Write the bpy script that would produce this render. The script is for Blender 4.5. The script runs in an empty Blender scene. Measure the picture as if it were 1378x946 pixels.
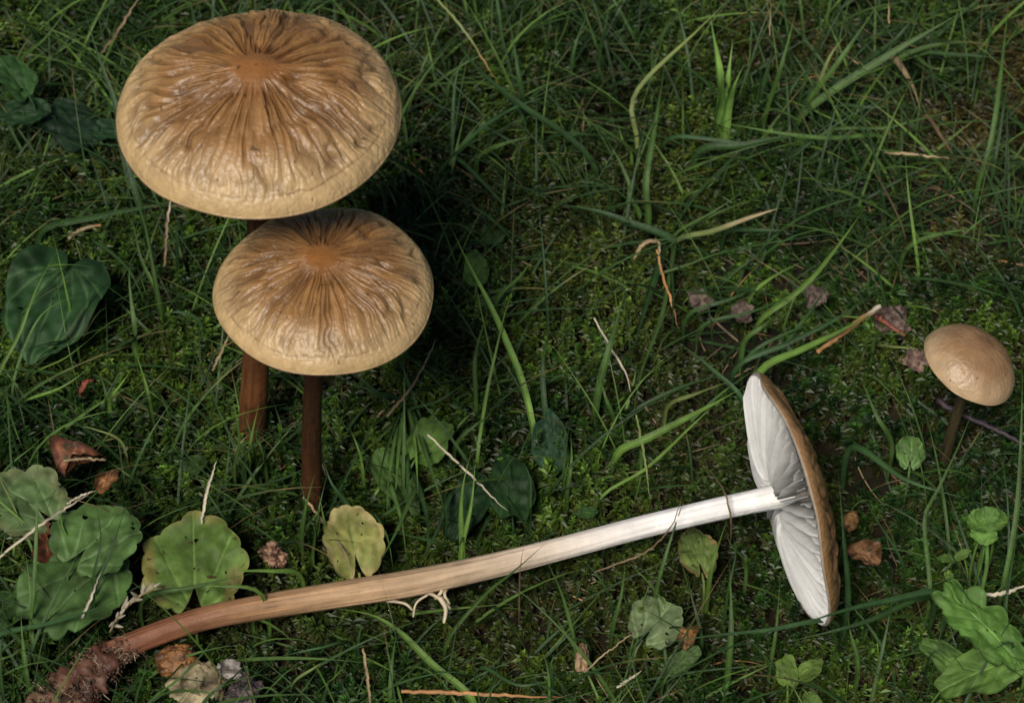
import bpy, math, random
import numpy as np
from mathutils import Matrix, Vector

# ------------------------------------------------------------------ camera, sky, sun, exposure
SC = bpy.context.scene
COL = SC.collection
U = 0.01                                   # all coordinates below are centimetres
PITCH = math.radians(50.0)                 # camera looks this far below the horizontal
FPX, CX, CY = 3600.0, 689.0, 473.0
DIST = 80.6
FWD = np.array([0, math.cos(PITCH), -math.sin(PITCH)])
RIGHT = np.array([1.0, 0, 0])
UP = np.array([0, math.sin(PITCH), math.cos(PITCH)])
CAM = -FWD * DIST

cam_d = bpy.data.cameras.new('camera')
cam = bpy.data.objects.new('camera', cam_d)
COL.objects.link(cam)
cam.location = Vector(CAM * U)
cam.rotation_euler = (math.pi / 2 - PITCH, 0, 0)
cam_d.sensor_width = 36
cam_d.lens = 36 * FPX / 1378.0
cam_d.clip_start = 0.01
cam_d.clip_end = 200
cam_d.dof.use_dof = True
cam_d.dof.focus_distance = (DIST - 5.5) * U
cam_d.dof.aperture_fstop = 24
SC.camera = cam

SUN_ELEV, SUN_AZ = math.radians(55), math.radians(203)   # azimuth clockwise from +Y: light comes from behind the camera, a little from its left
world = bpy.data.worlds.new('World')
SC.world = world
world.use_nodes = True
wn = world.node_tree.nodes
sky = wn.new('ShaderNodeTexSky')
sky.sky_type = 'NISHITA'
sky.sun_disc = False
sky.sun_elevation = SUN_ELEV
sky.sun_rotation = SUN_AZ
world.node_tree.links.new(sky.outputs[0], wn['Background'].inputs[0])
wn['Background'].inputs[1].default_value = 0.05

sl = bpy.data.lights.new('sun', 'SUN')
sl.energy = 3.7
sl.angle = math.radians(18)
sl.color = (1.0, 0.94, 0.83)
sun = bpy.data.objects.new('sun', sl)
COL.objects.link(sun)
sd = Vector((math.sin(SUN_AZ) * math.cos(SUN_ELEV), math.cos(SUN_AZ) * math.cos(SUN_ELEV), math.sin(SUN_ELEV)))
sun.rotation_euler = sd.to_track_quat('Z', 'Y').to_euler()
sun.location = sd * 3
SC.view_settings.view_transform = 'Standard'
SC.view_settings.look = 'None'
SC.view_settings.exposure = 0.0
SC.view_settings.gamma = 1.0
SC.view_settings.use_curve_mapping = False
SC.cycles.max_bounces = 5
SC.cycles.diffuse_bounces = 2
SC.cycles.filter_width = 1.6
SC.cycles.transparent_max_bounces = 6

# ------------------------------------------------------------------ helpers
RNG = np.random.default_rng(7)
random.seed(7)


def at(px, py, z=0.0):
    """the place on the level z (cm) that is seen at photo pixel px, py"""
    d = FWD * FPX + RIGHT * (px - CX) + UP * (CY - py)
    return CAM + d * ((z - CAM[2]) / d[2])


def cmpx(p):
    """cm per photo pixel at the distance of the point p"""
    return float(np.dot(np.asarray(p) - CAM, FWD)) / FPX


def _h(ix, iy, iz, seed):
    n = (ix * 374761393 + iy * 668265263 + iz * 2147483647 + seed * 1274126177) & 0xffffffff
    n = ((n ^ (n >> 13)) * 1274126177) & 0xffffffff
    n = ((n ^ (n >> 16)) * 2246822519) & 0xffffffff
    return ((n ^ (n >> 15)) & 0xffff) / 65535.0


def noise(x, y, z=0.0, seed=0):
    x, y, z = np.broadcast_arrays(np.asarray(x, float), np.asarray(y, float), np.asarray(z, float))
    ix, iy, iz = (np.floor(a).astype(np.int64) for a in (x, y, z))
    fx, fy, fz = x - ix, y - iy, z - iz
    fx, fy, fz = (a * a * (3 - 2 * a) for a in (fx, fy, fz))
    r = 0
    for dx in (0, 1):
        for dy in (0, 1):
            for dz in (0, 1):
                w = (fx if dx else 1 - fx) * (fy if dy else 1 - fy) * (fz if dz else 1 - fz)
                r = r + w * _h(ix + dx, iy + dy, iz + dz, seed)
    return r


def sm(a, b, x):
    t = np.clip((np.asarray(x, float) - a) / (b - a), 0, 1)
    return t * t * (3 - 2 * t)


def nrm(v):
    v = np.asarray(v, float)
    return v / max(1e-9, np.linalg.norm(v))


HOLLOWS = []


def ground_z(x, y):
    x, y = np.asarray(x, float), np.asarray(y, float)
    z = -1.15 + 1.0 * (noise(x * .11, y * .11, 0, 3) - .5) + .7 * (noise(x * .3, y * .3, 0, 4) - .5)
    for hx, hy, r, d in HOLLOWS:
        z = z - d * np.exp(-((x - hx) ** 2 + (y - hy) ** 2) / (r * r))
    return z


def mesh_raw(name, V, loops, starts, colors=None, smooth=True):
    me = bpy.data.meshes.new(name)
    V = np.ascontiguousarray(V, np.float32)
    me.vertices.add(len(V))
    me.vertices.foreach_set('co', V.ravel())
    loops = np.ascontiguousarray(loops, np.int32)
    starts = np.ascontiguousarray(starts, np.int32)
    me.loops.add(len(loops))
    me.loops.foreach_set('vertex_index', loops)
    me.polygons.add(len(starts))
    me.polygons.foreach_set('loop_start', starts)
    if colors is not None:
        a = me.attributes.new('Col', 'FLOAT_COLOR', 'POINT')
        c = np.ones((len(V), 4), np.float32)
        c[:, :3] = colors
        a.data.foreach_set('color', c.ravel())
    me.update(calc_edges=True)
    me.polygons.foreach_set('use_smooth', np.full(len(starts), smooth, bool))
    me.validate()
    return me


class MB:
    """collects vertices (cm, world) and faces for one mesh"""
    def __init__(self):
        self.v, self.c, self.l, self.s, self.n, self.nl = [], [], [], [], 0, 0

    def add(self, V, F, C):
        V = np.asarray(V, float)
        F = np.asarray(F, int)                       # all faces of one size
        self.v.append(V)
        C = np.asarray(C, float)
        self.c.append(np.broadcast_to(C, V.shape) if C.ndim == 1 else C)
        self.l.append((F + self.n).ravel())
        self.s.append(self.nl + np.arange(len(F)) * F.shape[1])
        self.n += len(V)
        self.nl += F.size

    def build(self, name, mat, parent=None, origin=None, smooth=True):
        V = np.concatenate(self.v)
        o = np.zeros(3) if origin is None else np.asarray(origin, float)
        if parent is not None:
            p = parent
            while p.parent:
                p = p.parent
            o = np.array(p.location) / U
        me = mesh_raw(name, (V - o) * U, np.concatenate(self.l), np.concatenate(self.s), np.concatenate(self.c), smooth)
        me.materials.append(mat)
        ob = bpy.data.objects.new(name, me)
        COL.objects.link(ob)
        if parent is not None:
            ob.parent = parent
        else:
            ob.location = Vector(o * U)
        return ob


def tag(o, label=None, cat=None, group=None, kind=None):
    for k, v in (('label', label), ('category', cat), ('group', group), ('kind', kind)):
        if v:
            o[k] = v
    return o


def empty(name, loc, label, cat, group=None):
    o = bpy.data.objects.new(name, None)
    COL.objects.link(o)
    o.location = Vector(np.asarray(loc) * U)
    o.empty_display_size = .01
    return tag(o, label, cat, group)


def grid_faces(nu, nv, closed_v=False):
    i = np.arange(nu - 1)[:, None]
    j = np.arange(nv if closed_v else nv - 1)[None, :]
    j2 = (j + 1) % nv
    a, b, c, d = i * nv + j, i * nv + j2, (i + 1) * nv + j2, (i + 1) * nv + j
    return np.stack([np.broadcast_to(q, a.shape) for q in (a, b, c, d)], -1).reshape(-1, 4)


def spline(P, n):
    P = np.asarray(P, float)
    if len(P) == 2:
        return P[0] + (P[1] - P[0]) * np.linspace(0, 1, n)[:, None]
    Q = np.vstack([2 * P[0] - P[1], P, 2 * P[-1] - P[-2]])
    d = np.concatenate([[0], np.cumsum(np.linalg.norm(np.diff(P, axis=0), axis=1))])
    s = np.linspace(0, d[-1], n)
    k = np.clip(np.searchsorted(d, s, 'right') - 1, 0, len(P) - 2)
    t = ((s - d[k]) / (d[k + 1] - d[k]))[:, None]
    p0, p1, p2, p3 = Q[k], Q[k + 1], Q[k + 2], Q[k + 3]
    return .5 * ((2 * p1) + (p2 - p0) * t + (2 * p0 - 5 * p1 + 4 * p2 - p3) * t ** 2 + (3 * p1 - p0 - 3 * p2 + p3) * t ** 3)


def frames(P):
    T = np.gradient(P, axis=0)
    T /= np.linalg.norm(T, axis=1)[:, None] + 1e-9
    n = np.cross(T[0], [0.3, .2, .9])
    n = nrm(n)
    N = []
    for t in T:
        n = nrm(n - t * np.dot(n, t))
        N.append(n)
    N = np.array(N)
    return T, N, np.cross(T, N)


def add_tube(mb, P, R, C, sides=10, lump=0.0, seed=0, caps=True):
    """tube along P (n x 3) with radii R and colours C (n x 3 or 3)"""
    P = np.asarray(P, float)
    n = len(P)
    T, N, B = frames(P)
    R = np.broadcast_to(np.asarray(R, float), (n,))
    a = np.arange(sides) * 2 * math.pi / sides
    k = np.ones((n, sides))
    if lump:
        k = 1 + lump * (noise(np.cos(a)[None] * 2 + 5, np.sin(a)[None] * 2 + 5, np.arange(n)[:, None] * .35, seed) - .5) * 2
    V = P[:, None] + (N[:, None] * np.cos(a)[None, :, None] + B[:, None] * np.sin(a)[None, :, None]) * (R[:, None] * k)[..., None]
    C = np.asarray(C, float)
    Cv = np.broadcast_to(C if C.ndim == 1 else C[:, None, :], V.shape).reshape(-1, 3)
    V = V.reshape(-1, 3)
    F = grid_faces(n, sides, True)
    if caps:
        V = np.vstack([V, P[0] - T[0] * R[0] * .3, P[-1] + T[-1] * R[-1] * .3])
        Cv = np.vstack([Cv, Cv[0], Cv[-1]])
        mb.add(V, F, Cv)
        # caps as degenerate-free triangles in a second batch sharing indices
        j = np.arange(sides)
        base = mb.n - len(V)
        f1 = np.stack([np.full(sides, n * sides), (j + 1) % sides, j], 1)
        f2 = np.stack([np.full(sides, n * sides + 1), (n - 1) * sides + j, (n - 1) * sides + (j + 1) % sides], 1)
        FF = np.vstack([f1, f2]) + base
        mb.l.append(FF.ravel())
        mb.s.append(mb.nl + np.arange(len(FF)) * 3)
        mb.nl += FF.size
    else:
        mb.add(V, F, Cv)


def add_blade(mb, P, w, face, col, tipcol=None, n=None, fold=.3, taper='grass', twist=0.0, bend=None):
    """a grass leaf: channelled ribbon along P, w = width, face = normal it shows"""
    P = spline(P, n) if n else np.asarray(P, float)
    n = len(P)
    t = np.linspace(0, 1, n)
    T = np.gradient(P, axis=0)
    T /= np.linalg.norm(T, axis=1)[:, None] + 1e-9
    F = np.asarray(face, float)
    S = np.cross(T, F)
    S /= np.linalg.norm(S, axis=1)[:, None] + 1e-9
    N = np.cross(S, T)
    if twist:
        a = (t * twist)[:, None]
        S, N = S * np.cos(a) + N * np.sin(a), N * np.cos(a) - S * np.sin(a)
    if taper == 'grass':
        wp = (0.62 + .38 * sm(0, .3, t)) * (1 - sm(.45, 1.02, t) ** 1.3) + .02
    elif taper == 'blunt':
        wp = (0.7 + .3 * sm(0, .3, t)) * (1 - .55 * sm(.6, 1, t)) * np.sqrt(np.clip(1 - t ** 14, .02, 1))
    else:
        wp = np.ones(n)
    hw = (w * .5 * wp)[:, None]
    k = (hw * fold)
    th = np.minimum(.018, hw * .3)
    w0 = (1 + .10 * (noise(t * 7 + P[0, 0] * 5, 3, 0, 22) - .5))[:, None]
    offs = (-1, -.68, -.34, 0, .34, .68, 1)
    V = np.stack([P + S * hw * q * w0 + N * (k * (abs(q) ** 1.4) - th * (.5 if abs(q) in (.34, 1) else 0)) for q in offs], 1)
    m = 7
    c = np.asarray(col, float)
    C = np.broadcast_to(c, (n, m, 3)).copy()
    if tipcol is not None:
        q = sm(.55, .85, t)[:, None, None]
        C = C * (1 - q) + np.asarray(tipcol, float) * q
    C[:, 3] *= 1.28
    C[:, [1, 5]] *= .84
    C[:, [2, 4]] *= 1.08
    C[:, [0, 6]] *= .92
    C *= (1 + .5 * (noise(t * 6 + P[0, 0] * 3, P[0, 1], 0, 21) - .5))[:, None, None]
    mb.add(V.reshape(-1, 3), grid_faces(n, m), C.reshape(-1, 3))


# ------------------------------------------------------------------ materials
def material(name, rough=.5, spec=.5, sss=0.0, translucent=0.0, bump=0.0, bscale=300, tint=(1, 1, 1), var=.25, vscale=120, coat=0.0, sssr=(.01, .005, .002), wave=None):
    m = bpy.data.materials.new(name)
    m.use_nodes = True
    nt = m.node_tree
    N, L = nt.nodes, nt.links
    bs = N['Principled BSDF']
    out = N['Material Output']
    att = N.new('ShaderNodeAttribute')
    att.attribute_name = 'Col'
    geo = N.new('ShaderNodeTexCoord')
    no = N.new('ShaderNodeTexNoise')
    no.inputs['Scale'].default_value = vscale
    no.inputs['Detail'].default_value = 5
    L.new(geo.outputs['Object'], no.inputs['Vector'])
    mp = N.new('ShaderNodeMapRange')
    mp.inputs['From Min'].default_value = .3
    mp.inputs['From Max'].default_value = .7
    mp.inputs['To Min'].default_value = 1 - var
    mp.inputs['To Max'].default_value = 1 + var
    L.new(no.outputs['Fac'], mp.inputs['Value'])
    mx = N.new('ShaderNodeMix')
    mx.data_type = 'RGBA'
    mx.blend_type = 'MULTIPLY'
    mx.inputs['Factor'].default_value = 1
    L.new(att.outputs['Color'], mx.inputs['A'])
    L.new(mp.outputs['Result'], mx.inputs['B'])
    col = mx.outputs['Result']
    L.new(col, bs.inputs['Base Color'])
    bs.inputs['Roughness'].default_value = rough
    bs.inputs['Specular IOR Level'].default_value = spec
    if coat:
        bs.inputs['Coat Weight'].default_value = coat
        bs.inputs['Coat Roughness'].default_value = .3
    if sss:
        bs.inputs['Subsurface Weight'].default_value = sss
        bs.inputs['Subsurface Radius'].default_value = sssr
        bs.inputs['Subsurface Scale'].default_value = .25
    if bump:
        nb = N.new('ShaderNodeTexNoise')
        nb.inputs['Scale'].default_value = bscale
        nb.inputs['Detail'].default_value = 6
        L.new(geo.outputs['Object'], nb.inputs['Vector'])
        bp = N.new('ShaderNodeBump')
        bp.inputs['Strength'].default_value = bump
        bp.inputs['Distance'].default_value = .0006
        L.new(nb.outputs['Fac'], bp.inputs['Height'])
        L.new(bp.outputs['Normal'], bs.inputs['Normal'])
        rr = N.new('ShaderNodeMapRange')
        rr.inputs['To Min'].default_value = max(.05, rough - .12)
        rr.inputs['To Max'].default_value = rough + .12
        L.new(nb.outputs['Fac'], rr.inputs['Value'])
        L.new(rr.outputs['Result'], bs.inputs['Roughness'])
    if translucent:
        tr = N.new('ShaderNodeBsdfTranslucent')
        L.new(col, tr.inputs['Color'])
        ms = N.new('ShaderNodeMixShader')
        ms.inputs['Fac'].default_value = translucent
        L.new(bs.outputs[0], ms.inputs[1])
        L.new(tr.outputs[0], ms.inputs[2])
        L.new(ms.outputs[0], out.inputs['Surface'])
    return m


M_SOIL = material('soil', .9, .2, bump=1.0, bscale=500, var=.5, vscale=160)
M_MOSS = material('moss_leaf', .40, .24, translucent=.2, var=.2, vscale=60)
M_GRASS = material('grass_leaf', .50, .26, translucent=.2, bump=.4, bscale=900, var=.28, vscale=180)
M_LEAF = material('broad_leaf', .6, .24, translucent=.12, bump=.9, bscale=330, var=.34, vscale=170)
M_STRAW = material('straw', .55, .4, bump=.4, bscale=900, var=.3, vscale=200)
M_CAP = material('cap_skin', .37, .5, sss=.07, bump=.5, bscale=900, var=.14, vscale=260, sssr=(.012, .006, .002))
M_STEM = material('stem_flesh', .58, .3, sss=.06, bump=.5, bscale=500, var=.12, vscale=180)
M_GILL = material('gill', .7, .2, sss=.04, bump=.3, bscale=600, var=.08, vscale=200, sssr=(.01, .008, .006))
M_DEAD = material('dead_matter', .7, .3, bump=.9, bscale=500, var=.4, vscale=220)
M_WET = material('wet_matter', .55, .35, bump=1.0, bscale=330, var=.55, vscale=260)
M_DEW = bpy.data.materials.new('dew')
M_DEW.use_nodes = True
_b = M_DEW.node_tree.nodes['Principled BSDF']
_b.inputs['Roughness'].default_value = .02
_b.inputs['Transmission Weight'].default_value = 1
_b.inputs['IOR'].default_value = 1.33
_b.inputs['Base Color'].default_value = (1, 1, 1, 1)

# ------------------------------------------------------------------ where the mushrooms stand
def at_y(px, py, y):
    d = FWD * FPX + RIGHT * (px - CX) + UP * (CY - py)
    return CAM + d * ((y - CAM[1]) / d[1])


def to_px(P):
    q = np.asarray(P, float) - CAM
    w = q @ FWD
    return np.stack([CX + FPX * (q @ RIGHT) / w, CY - FPX * (q @ UP) / w], -1)


BASE_BIG = at(338, 606, -.9)
CAP_BIG = at_y(351, 153, BASE_BIG[1] + .25)
BASE_MID = at(421, 708, -.9)
CAP_MID = at_y(436.5, 391, BASE_MID[1] + .15)
BASE_SMALL = at(1266, 640, -.9)
CAP_SMALL = at_y(1303, 493, BASE_SMALL[1] + .1)
CAP_FALLEN = at(1061, 672, 2.7)
AX_FALLEN = nrm(RIGHT * .95 + UP * .255 + FWD * .075)
HOLLOWS += [(CAP_FALLEN[0] + .4, CAP_FALLEN[1] + .6, 3.6, 1.0), (BASE_MID[0] + 1.2, BASE_MID[1], 1.2, .5), (at(205, 760)[0], at(205, 760)[1], 1.6, .6)]

# ------------------------------------------------------------------ ground, moss
gx = np.concatenate([[-4000, -1500, -500, -200, -100], np.linspace(-55, 55, 221), [100, 200, 500, 1500, 4000]])
X, Y = np.meshgrid(gx, gx, indexing='ij')
Z = ground_z(X, Y)
Z += .18 * (noise(X * 2.3, Y * 2.3, 0, 5) - .5) + .1 * (noise(X * 6, Y * 6, 0, 6) - .5)
mb = MB()
cn = noise(X * .5, Y * .5, 0, 8)[..., None]
mb.add(np.stack([X, Y, Z], -1).reshape(-1, 3), grid_faces(len(gx), len(gx)), (np.array([.018, .012, .006]) * (1 - cn) + np.array([.010, .011, .005]) * cn).reshape(-1, 3))
tag(mb.build('ground', M_SOIL), 'dark damp soil under the moss and grass', kind='structure')


def moss_cover(half_x, y0, y1, step, leaves, scale, hole, seed, skip=None):
    r = np.random.default_rng(seed)
    xs, ys = np.meshgrid(np.arange(-half_x, half_x, step), np.arange(y0, y1, step))
    x = (xs + r.uniform(-.5, .5, xs.shape) * step).ravel()
    y = (ys + r.uniform(-.5, .5, ys.shape) * step).ravel()
    dens = noise(x * .28, y * .28, 0, 31) * .55 + noise(x * .8, y * .8, 0, 32) * .45
    dens = dens + .10 * sm(7, -2, np.hypot(x - 1, y - 1)) - .07 * sm(8, 14, x) * sm(0, 8, y)
    keep = dens + r.uniform(-.08, .08, x.shape) > hole
    if skip is not None:
        keep &= ~skip(x, y)
    x, y, dens = x[keep], y[keep], dens[keep]
    n = len(x)
    z = ground_z(x, y)
    hgt = (.45 + 1.15 * sm(hole, .75, dens)) * r.uniform(.55, 1.35, n) * (.8 + .2 * scale)
    tilt = np.stack([r.normal(0, .28, n), r.normal(0, .28, n) - .08, np.ones(n)], -1)
    tilt /= np.linalg.norm(tilt, axis=1)[:, None]
    # colours of the shoots: yellow-green, green, dark green, brownish patches
    q = noise(x * .35 + 9, y * .35, 0, 41) * .7 + r.uniform(0, .3, n)
    q2 = noise(x * .22, y * .22 + 5, 0, 42)
    ca, cb, cc, cd = np.array([.064, .112, .015]), np.array([.024, .060, .010]), np.array([.010, .032, .008]), np.array([.095, .062, .020])
    k = sm(.45, .75, q)[:, None]
    col = cb * (1 - k) + ca * k
    k = sm(.42, .2, q)[:, None]
    col = col * (1 - k) + cc * k
    k = (sm(.54, .76, q2) * .8 * (.25 + .55 * sm(6, 12, x)))[:, None]
    col = col * (1 - k) + cd * k
    col = col * (r.uniform(.45, 1.35, n) * (.6 + .8 * noise(x * .55 + 2, y * .55, 0, 44)))[:, None]
    L = leaves
    f = 1 - (np.linspace(0, 1, L) ** 1.35)[None] * .75
    az = (np.arange(L) * 2.39996)[None] + r.uniform(0, 6.28, n)[:, None] + r.normal(0, .35, (n, L))
    el = np.radians(6 + 66 * sm(.62, 1.0, f)) + r.normal(0, .25, (n, L))
    ln = scale * r.uniform(.6, 1.4, n)[:, None] * (.30 - .13 * sm(.8, 1, f)) * r.uniform(.75, 1.25, (n, L))
    b = np.stack([x, y, z], -1)[:, None] + tilt[:, None] * (hgt[:, None] * f)[..., None]
    d = np.stack([np.cos(el) * np.cos(az), np.cos(el) * np.sin(az), np.sin(el)], -1)
    d = d + (tilt - np.array([0, 0, 1]))[:, None] * .7
    s = np.stack([-np.sin(az), np.cos(az), np.zeros_like(az)], -1)
    up = np.cross(d, s) * -1
    up = np.where(up[..., 2:3] < 0, -up, up)
    fat = sm(.45, .62, noise(x * .3 + 3, y * .3 + 8, 0, 43))[:, None]
    ln = ln * (1 - .25 * fat)
    lw = (ln * (r.uniform(.15, .24, (n, 1)) + .08 * fat))[..., None]
    l3 = ln[..., None]
    V = np.stack([b, b + d * l3 * .42 - s * lw + up * lw * .5, b + d * l3 - up * l3 * .22 * 0 - np.array([0, 0, 1.0]) * l3 * .14, b + d * l3 * .42 + s * lw + up * lw * .5], 2)
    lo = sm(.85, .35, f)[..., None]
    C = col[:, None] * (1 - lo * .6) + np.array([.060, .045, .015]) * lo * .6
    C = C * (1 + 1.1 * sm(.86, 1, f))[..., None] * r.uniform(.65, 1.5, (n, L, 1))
    C = np.repeat(C[:, :, None], 4, 2).reshape(-1, 3)
    m = n * L
    o = np.arange(m)[:, None] * 4
    F = np.concatenate([o + np.array([0, 3, 2]), o + np.array([0, 2, 1])], 1).reshape(-1, 3)
    return V.reshape(-1, 3), F, C, b[:, 0], n


mb = MB()
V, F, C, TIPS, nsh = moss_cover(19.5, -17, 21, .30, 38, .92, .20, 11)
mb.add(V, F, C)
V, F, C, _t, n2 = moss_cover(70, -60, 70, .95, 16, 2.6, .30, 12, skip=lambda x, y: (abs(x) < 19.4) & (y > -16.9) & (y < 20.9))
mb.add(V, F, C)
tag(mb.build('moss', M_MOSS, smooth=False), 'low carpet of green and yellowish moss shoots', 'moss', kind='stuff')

# ------------------------------------------------------------------ mushrooms
def basis(axis, xref=(1, 0, 0)):
    n = nrm(axis)
    x = nrm(np.asarray(xref) - n * np.dot(xref, n))
    return x, np.cross(n, x), n


def cap_top(u, h, R, umbo=.05):
    return R * (h * (1 - np.minimum(u, 1) ** 2.3) ** .66 + umbo * np.exp(-(u / .17) ** 2))


def cap_under(u, h, R):
    return R * (h * (1 - np.minimum(u, 1) ** 2.3) ** .66 - .02 - .20 * np.sqrt(np.maximum(1 - u, 0)))


def make_cap(center, axis, R, h, nu, nt, seed, wr=1.0, pal=None, front=-math.pi / 2, crack=True, umbo=.05, wav=.025, xref=(1, 0, 0), kf=1.0):
    x, y, n = basis(axis, xref)
    th = np.arange(nt) * 2 * math.pi / nt
    u = 1 - (1 - np.linspace(0.004, 1, nu)) ** 1.0
    u = np.where(u > .8, 1 - .2 * ((1 - u) / .2) ** 1.6, u)
    Ug, Tg = np.meshgrid(u, th, indexing='ij')
    c, s = np.cos(Tg), np.sin(Tg)
    # radial wrinkles that fork and merge on the way out
    warp = (noise(c * 3 + 7, s * 3, Ug * 5, seed + 1) - .5) * .22 + (noise(c * 9 + 7, s * 9, Ug * 9, seed + 2) - .5) * .10
    cw, sw = np.cos(Tg + warp * Ug), np.sin(Tg + warp * Ug)

    def ridge(k, g, sd):
        v = noise(cw * k + 20, sw * k + 20, Ug * g, sd)
        return (1 - np.abs(2 * v - 1)) ** 1
    g1 = np.clip((ridge(5.0 * kf, 2.0, seed + 3) - .74) / .26, 0, 1) ** 1.3
    g2 = np.clip((ridge(9.5 * kf, 2.8, seed + 4) - .68) / .32, 0, 1) ** 1.3
    g3 = np.clip((ridge(19 * kf, 4.6, seed + 5) - .62) / .38, 0, 1) ** 1.2
    swell = ridge(9, 2.0, seed + 18)
    fr = np.cos(Tg - front) * .5 + .5
    smooth_front = 1 - .55 * sm(.72, 1, fr) * sm(.4, .7, Ug)
    env = sm(.12, .24, Ug) * (1 - sm(.84, .985, Ug)) * smooth_front
    groove = (1.0 * g1 + .8 * g2 + .42 * g3) * env * (.55 + .9 * noise(c * 3 + 1, s * 3 + 1, Ug * 4, seed + 19))
    # fine crumpled rim
    cells = noise(c * Ug * 26 + 40, s * Ug * 26 + 40, 0, seed + 6)
    cells2 = noise(c * Ug * 55 + 40, s * Ug * 55 + 40, 0, seed + 7)
    rim = sm(.70, .92, Ug)
    crumple = ((1 - np.abs(2 * cells - 1)) ** 2 * .6 + (1 - np.abs(2 * cells2 - 1)) ** 2 * .4) * (rim * .8 + .2 * sm(.2, .4, Ug))
    disp = -.034 * wr * groove + .011 * wr * (swell - .5) * env - .008 * min(1, wr * 1.4) * crumple + .012 * (noise(c * Ug * 4, s * Ug * 4, 0, seed + 8) - .5)
    disp = np.maximum(disp, -.05)
    ck = np.zeros_like(Ug)
    if crack:
        line = .925 + .018 * (noise(c * 3 + 3, s * 3, 0, seed + 9) - .5) + .012 * (noise(c * 14 + 3, s * 14, 0, seed + 10) - .5)
        ck = np.exp(-((Ug - line) / .0042) ** 2) * sm(.45, .6, fr) * (.45 + .55 * sm(.4, .6, noise(c * 7 + 1, s * 7, 0, seed + 11)))
        disp = disp - .007 * ck
    zt = cap_top(Ug, h, R, umbo)
    rad = Ug * R * (1 + .05 * (noise(c * 1.3 + 2, s * 1.3 + 2, 0, seed + 12) - .5) * sm(.3, 1, Ug))
    wave = wav * R * (noise(c * 2.1 + 2, s * 2.1 + 2, 0, seed + 13) - .5) * 2 * sm(.4, 1, Ug)
    slope = np.arctan(np.minimum(6, 1.5 * h * Ug ** 1.3 / np.maximum(1 - Ug ** 2.3, 1e-4) ** .34))
    A = rad * c + disp * R * np.sin(slope) * c
    B = rad * s + disp * R * np.sin(slope) * s
    Zc = zt + wave + disp * R * np.cos(slope)
    top = center + A[..., None] * x + B[..., None] * y + Zc[..., None] * n
    P = pal or dict(umbo=(.25, .102, .027), mid=(.295, .150, .051), edge=(.54, .37, .180), groove=(.085, .036, .012))
    um, md, ed, gr = (np.array(P[k]) for k in ('umbo', 'mid', 'edge', 'groove'))
    k1 = sm(.07, .36, Ug + .06 * (noise(c * 5, s * 5, 0, seed + 14) - .5))[..., None]
    k2 = sm(.60, 1.0, Ug + .1 * (noise(c * 6, s * 6, Ug * 5, seed + 15) - .5))[..., None]
    Ct = um * (1 - k1) + md * k1
    Ct = Ct * (1 - k2) + ed * k2
    pat = noise(c * Ug * 6 + 4, s * Ug * 6 + 4, 0, seed + 16)[..., None]
    Ct = Ct * (.92 + .16 * pat)
    Ct = Ct * (1 - .6 * (noise(c * Ug * 17 + 4, s * Ug * 17 + 4, 0, seed + 20) > .955)[..., None])
    streak = noise(cw * 20, sw * 20, Ug * 2.5, seed + 17)[..., None]
    Ct = Ct * (1 - .22 * (streak - .3) * env[..., None] * min(1, wr * 1.5))
    kg = np.clip(groove * .55 * min(1, wr * 1.5), 0, .6)[..., None]
    Ct = Ct * (1 - kg) + gr * kg
    kk = np.clip(.55 * ck + .14 * crumple * rim, 0, 1)[..., None]
    Ct = Ct * (1 - kk) + gr * 1.4 * kk
    # rounded margin and underside
    ur = np.array([1.004, 1.004, .995, .97, .93, .75, .55, .35, .2, .02])
    zr = np.array([-.004, -.010, -.016, -.020, 0, 0, 0, 0, 0, 0])
    rings, cols = [], []
    for i, (q, dz) in enumerate(zip(ur, zr)):
        zz = R * dz if i < 4 else cap_under(np.array(q), h, R)
        w_ = rad[-1] / 1.0 * q
        rings.append(center + (w_ * np.cos(th))[:, None] * x + (w_ * np.sin(th))[:, None] * y + (zz + wave[-1] * min(1, q))[:, None] * n)
        cols.append(np.broadcast_to(np.array([.30, .19, .10]) if i < 2 else np.array([.44, .39, .33]), (nt, 3)))  # flesh tan instead of white: shade between the gills put into the colour
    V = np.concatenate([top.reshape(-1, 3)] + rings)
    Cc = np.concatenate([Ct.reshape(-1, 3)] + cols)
    return V, grid_faces(nu + len(ur), nt, True), Cc


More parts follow.
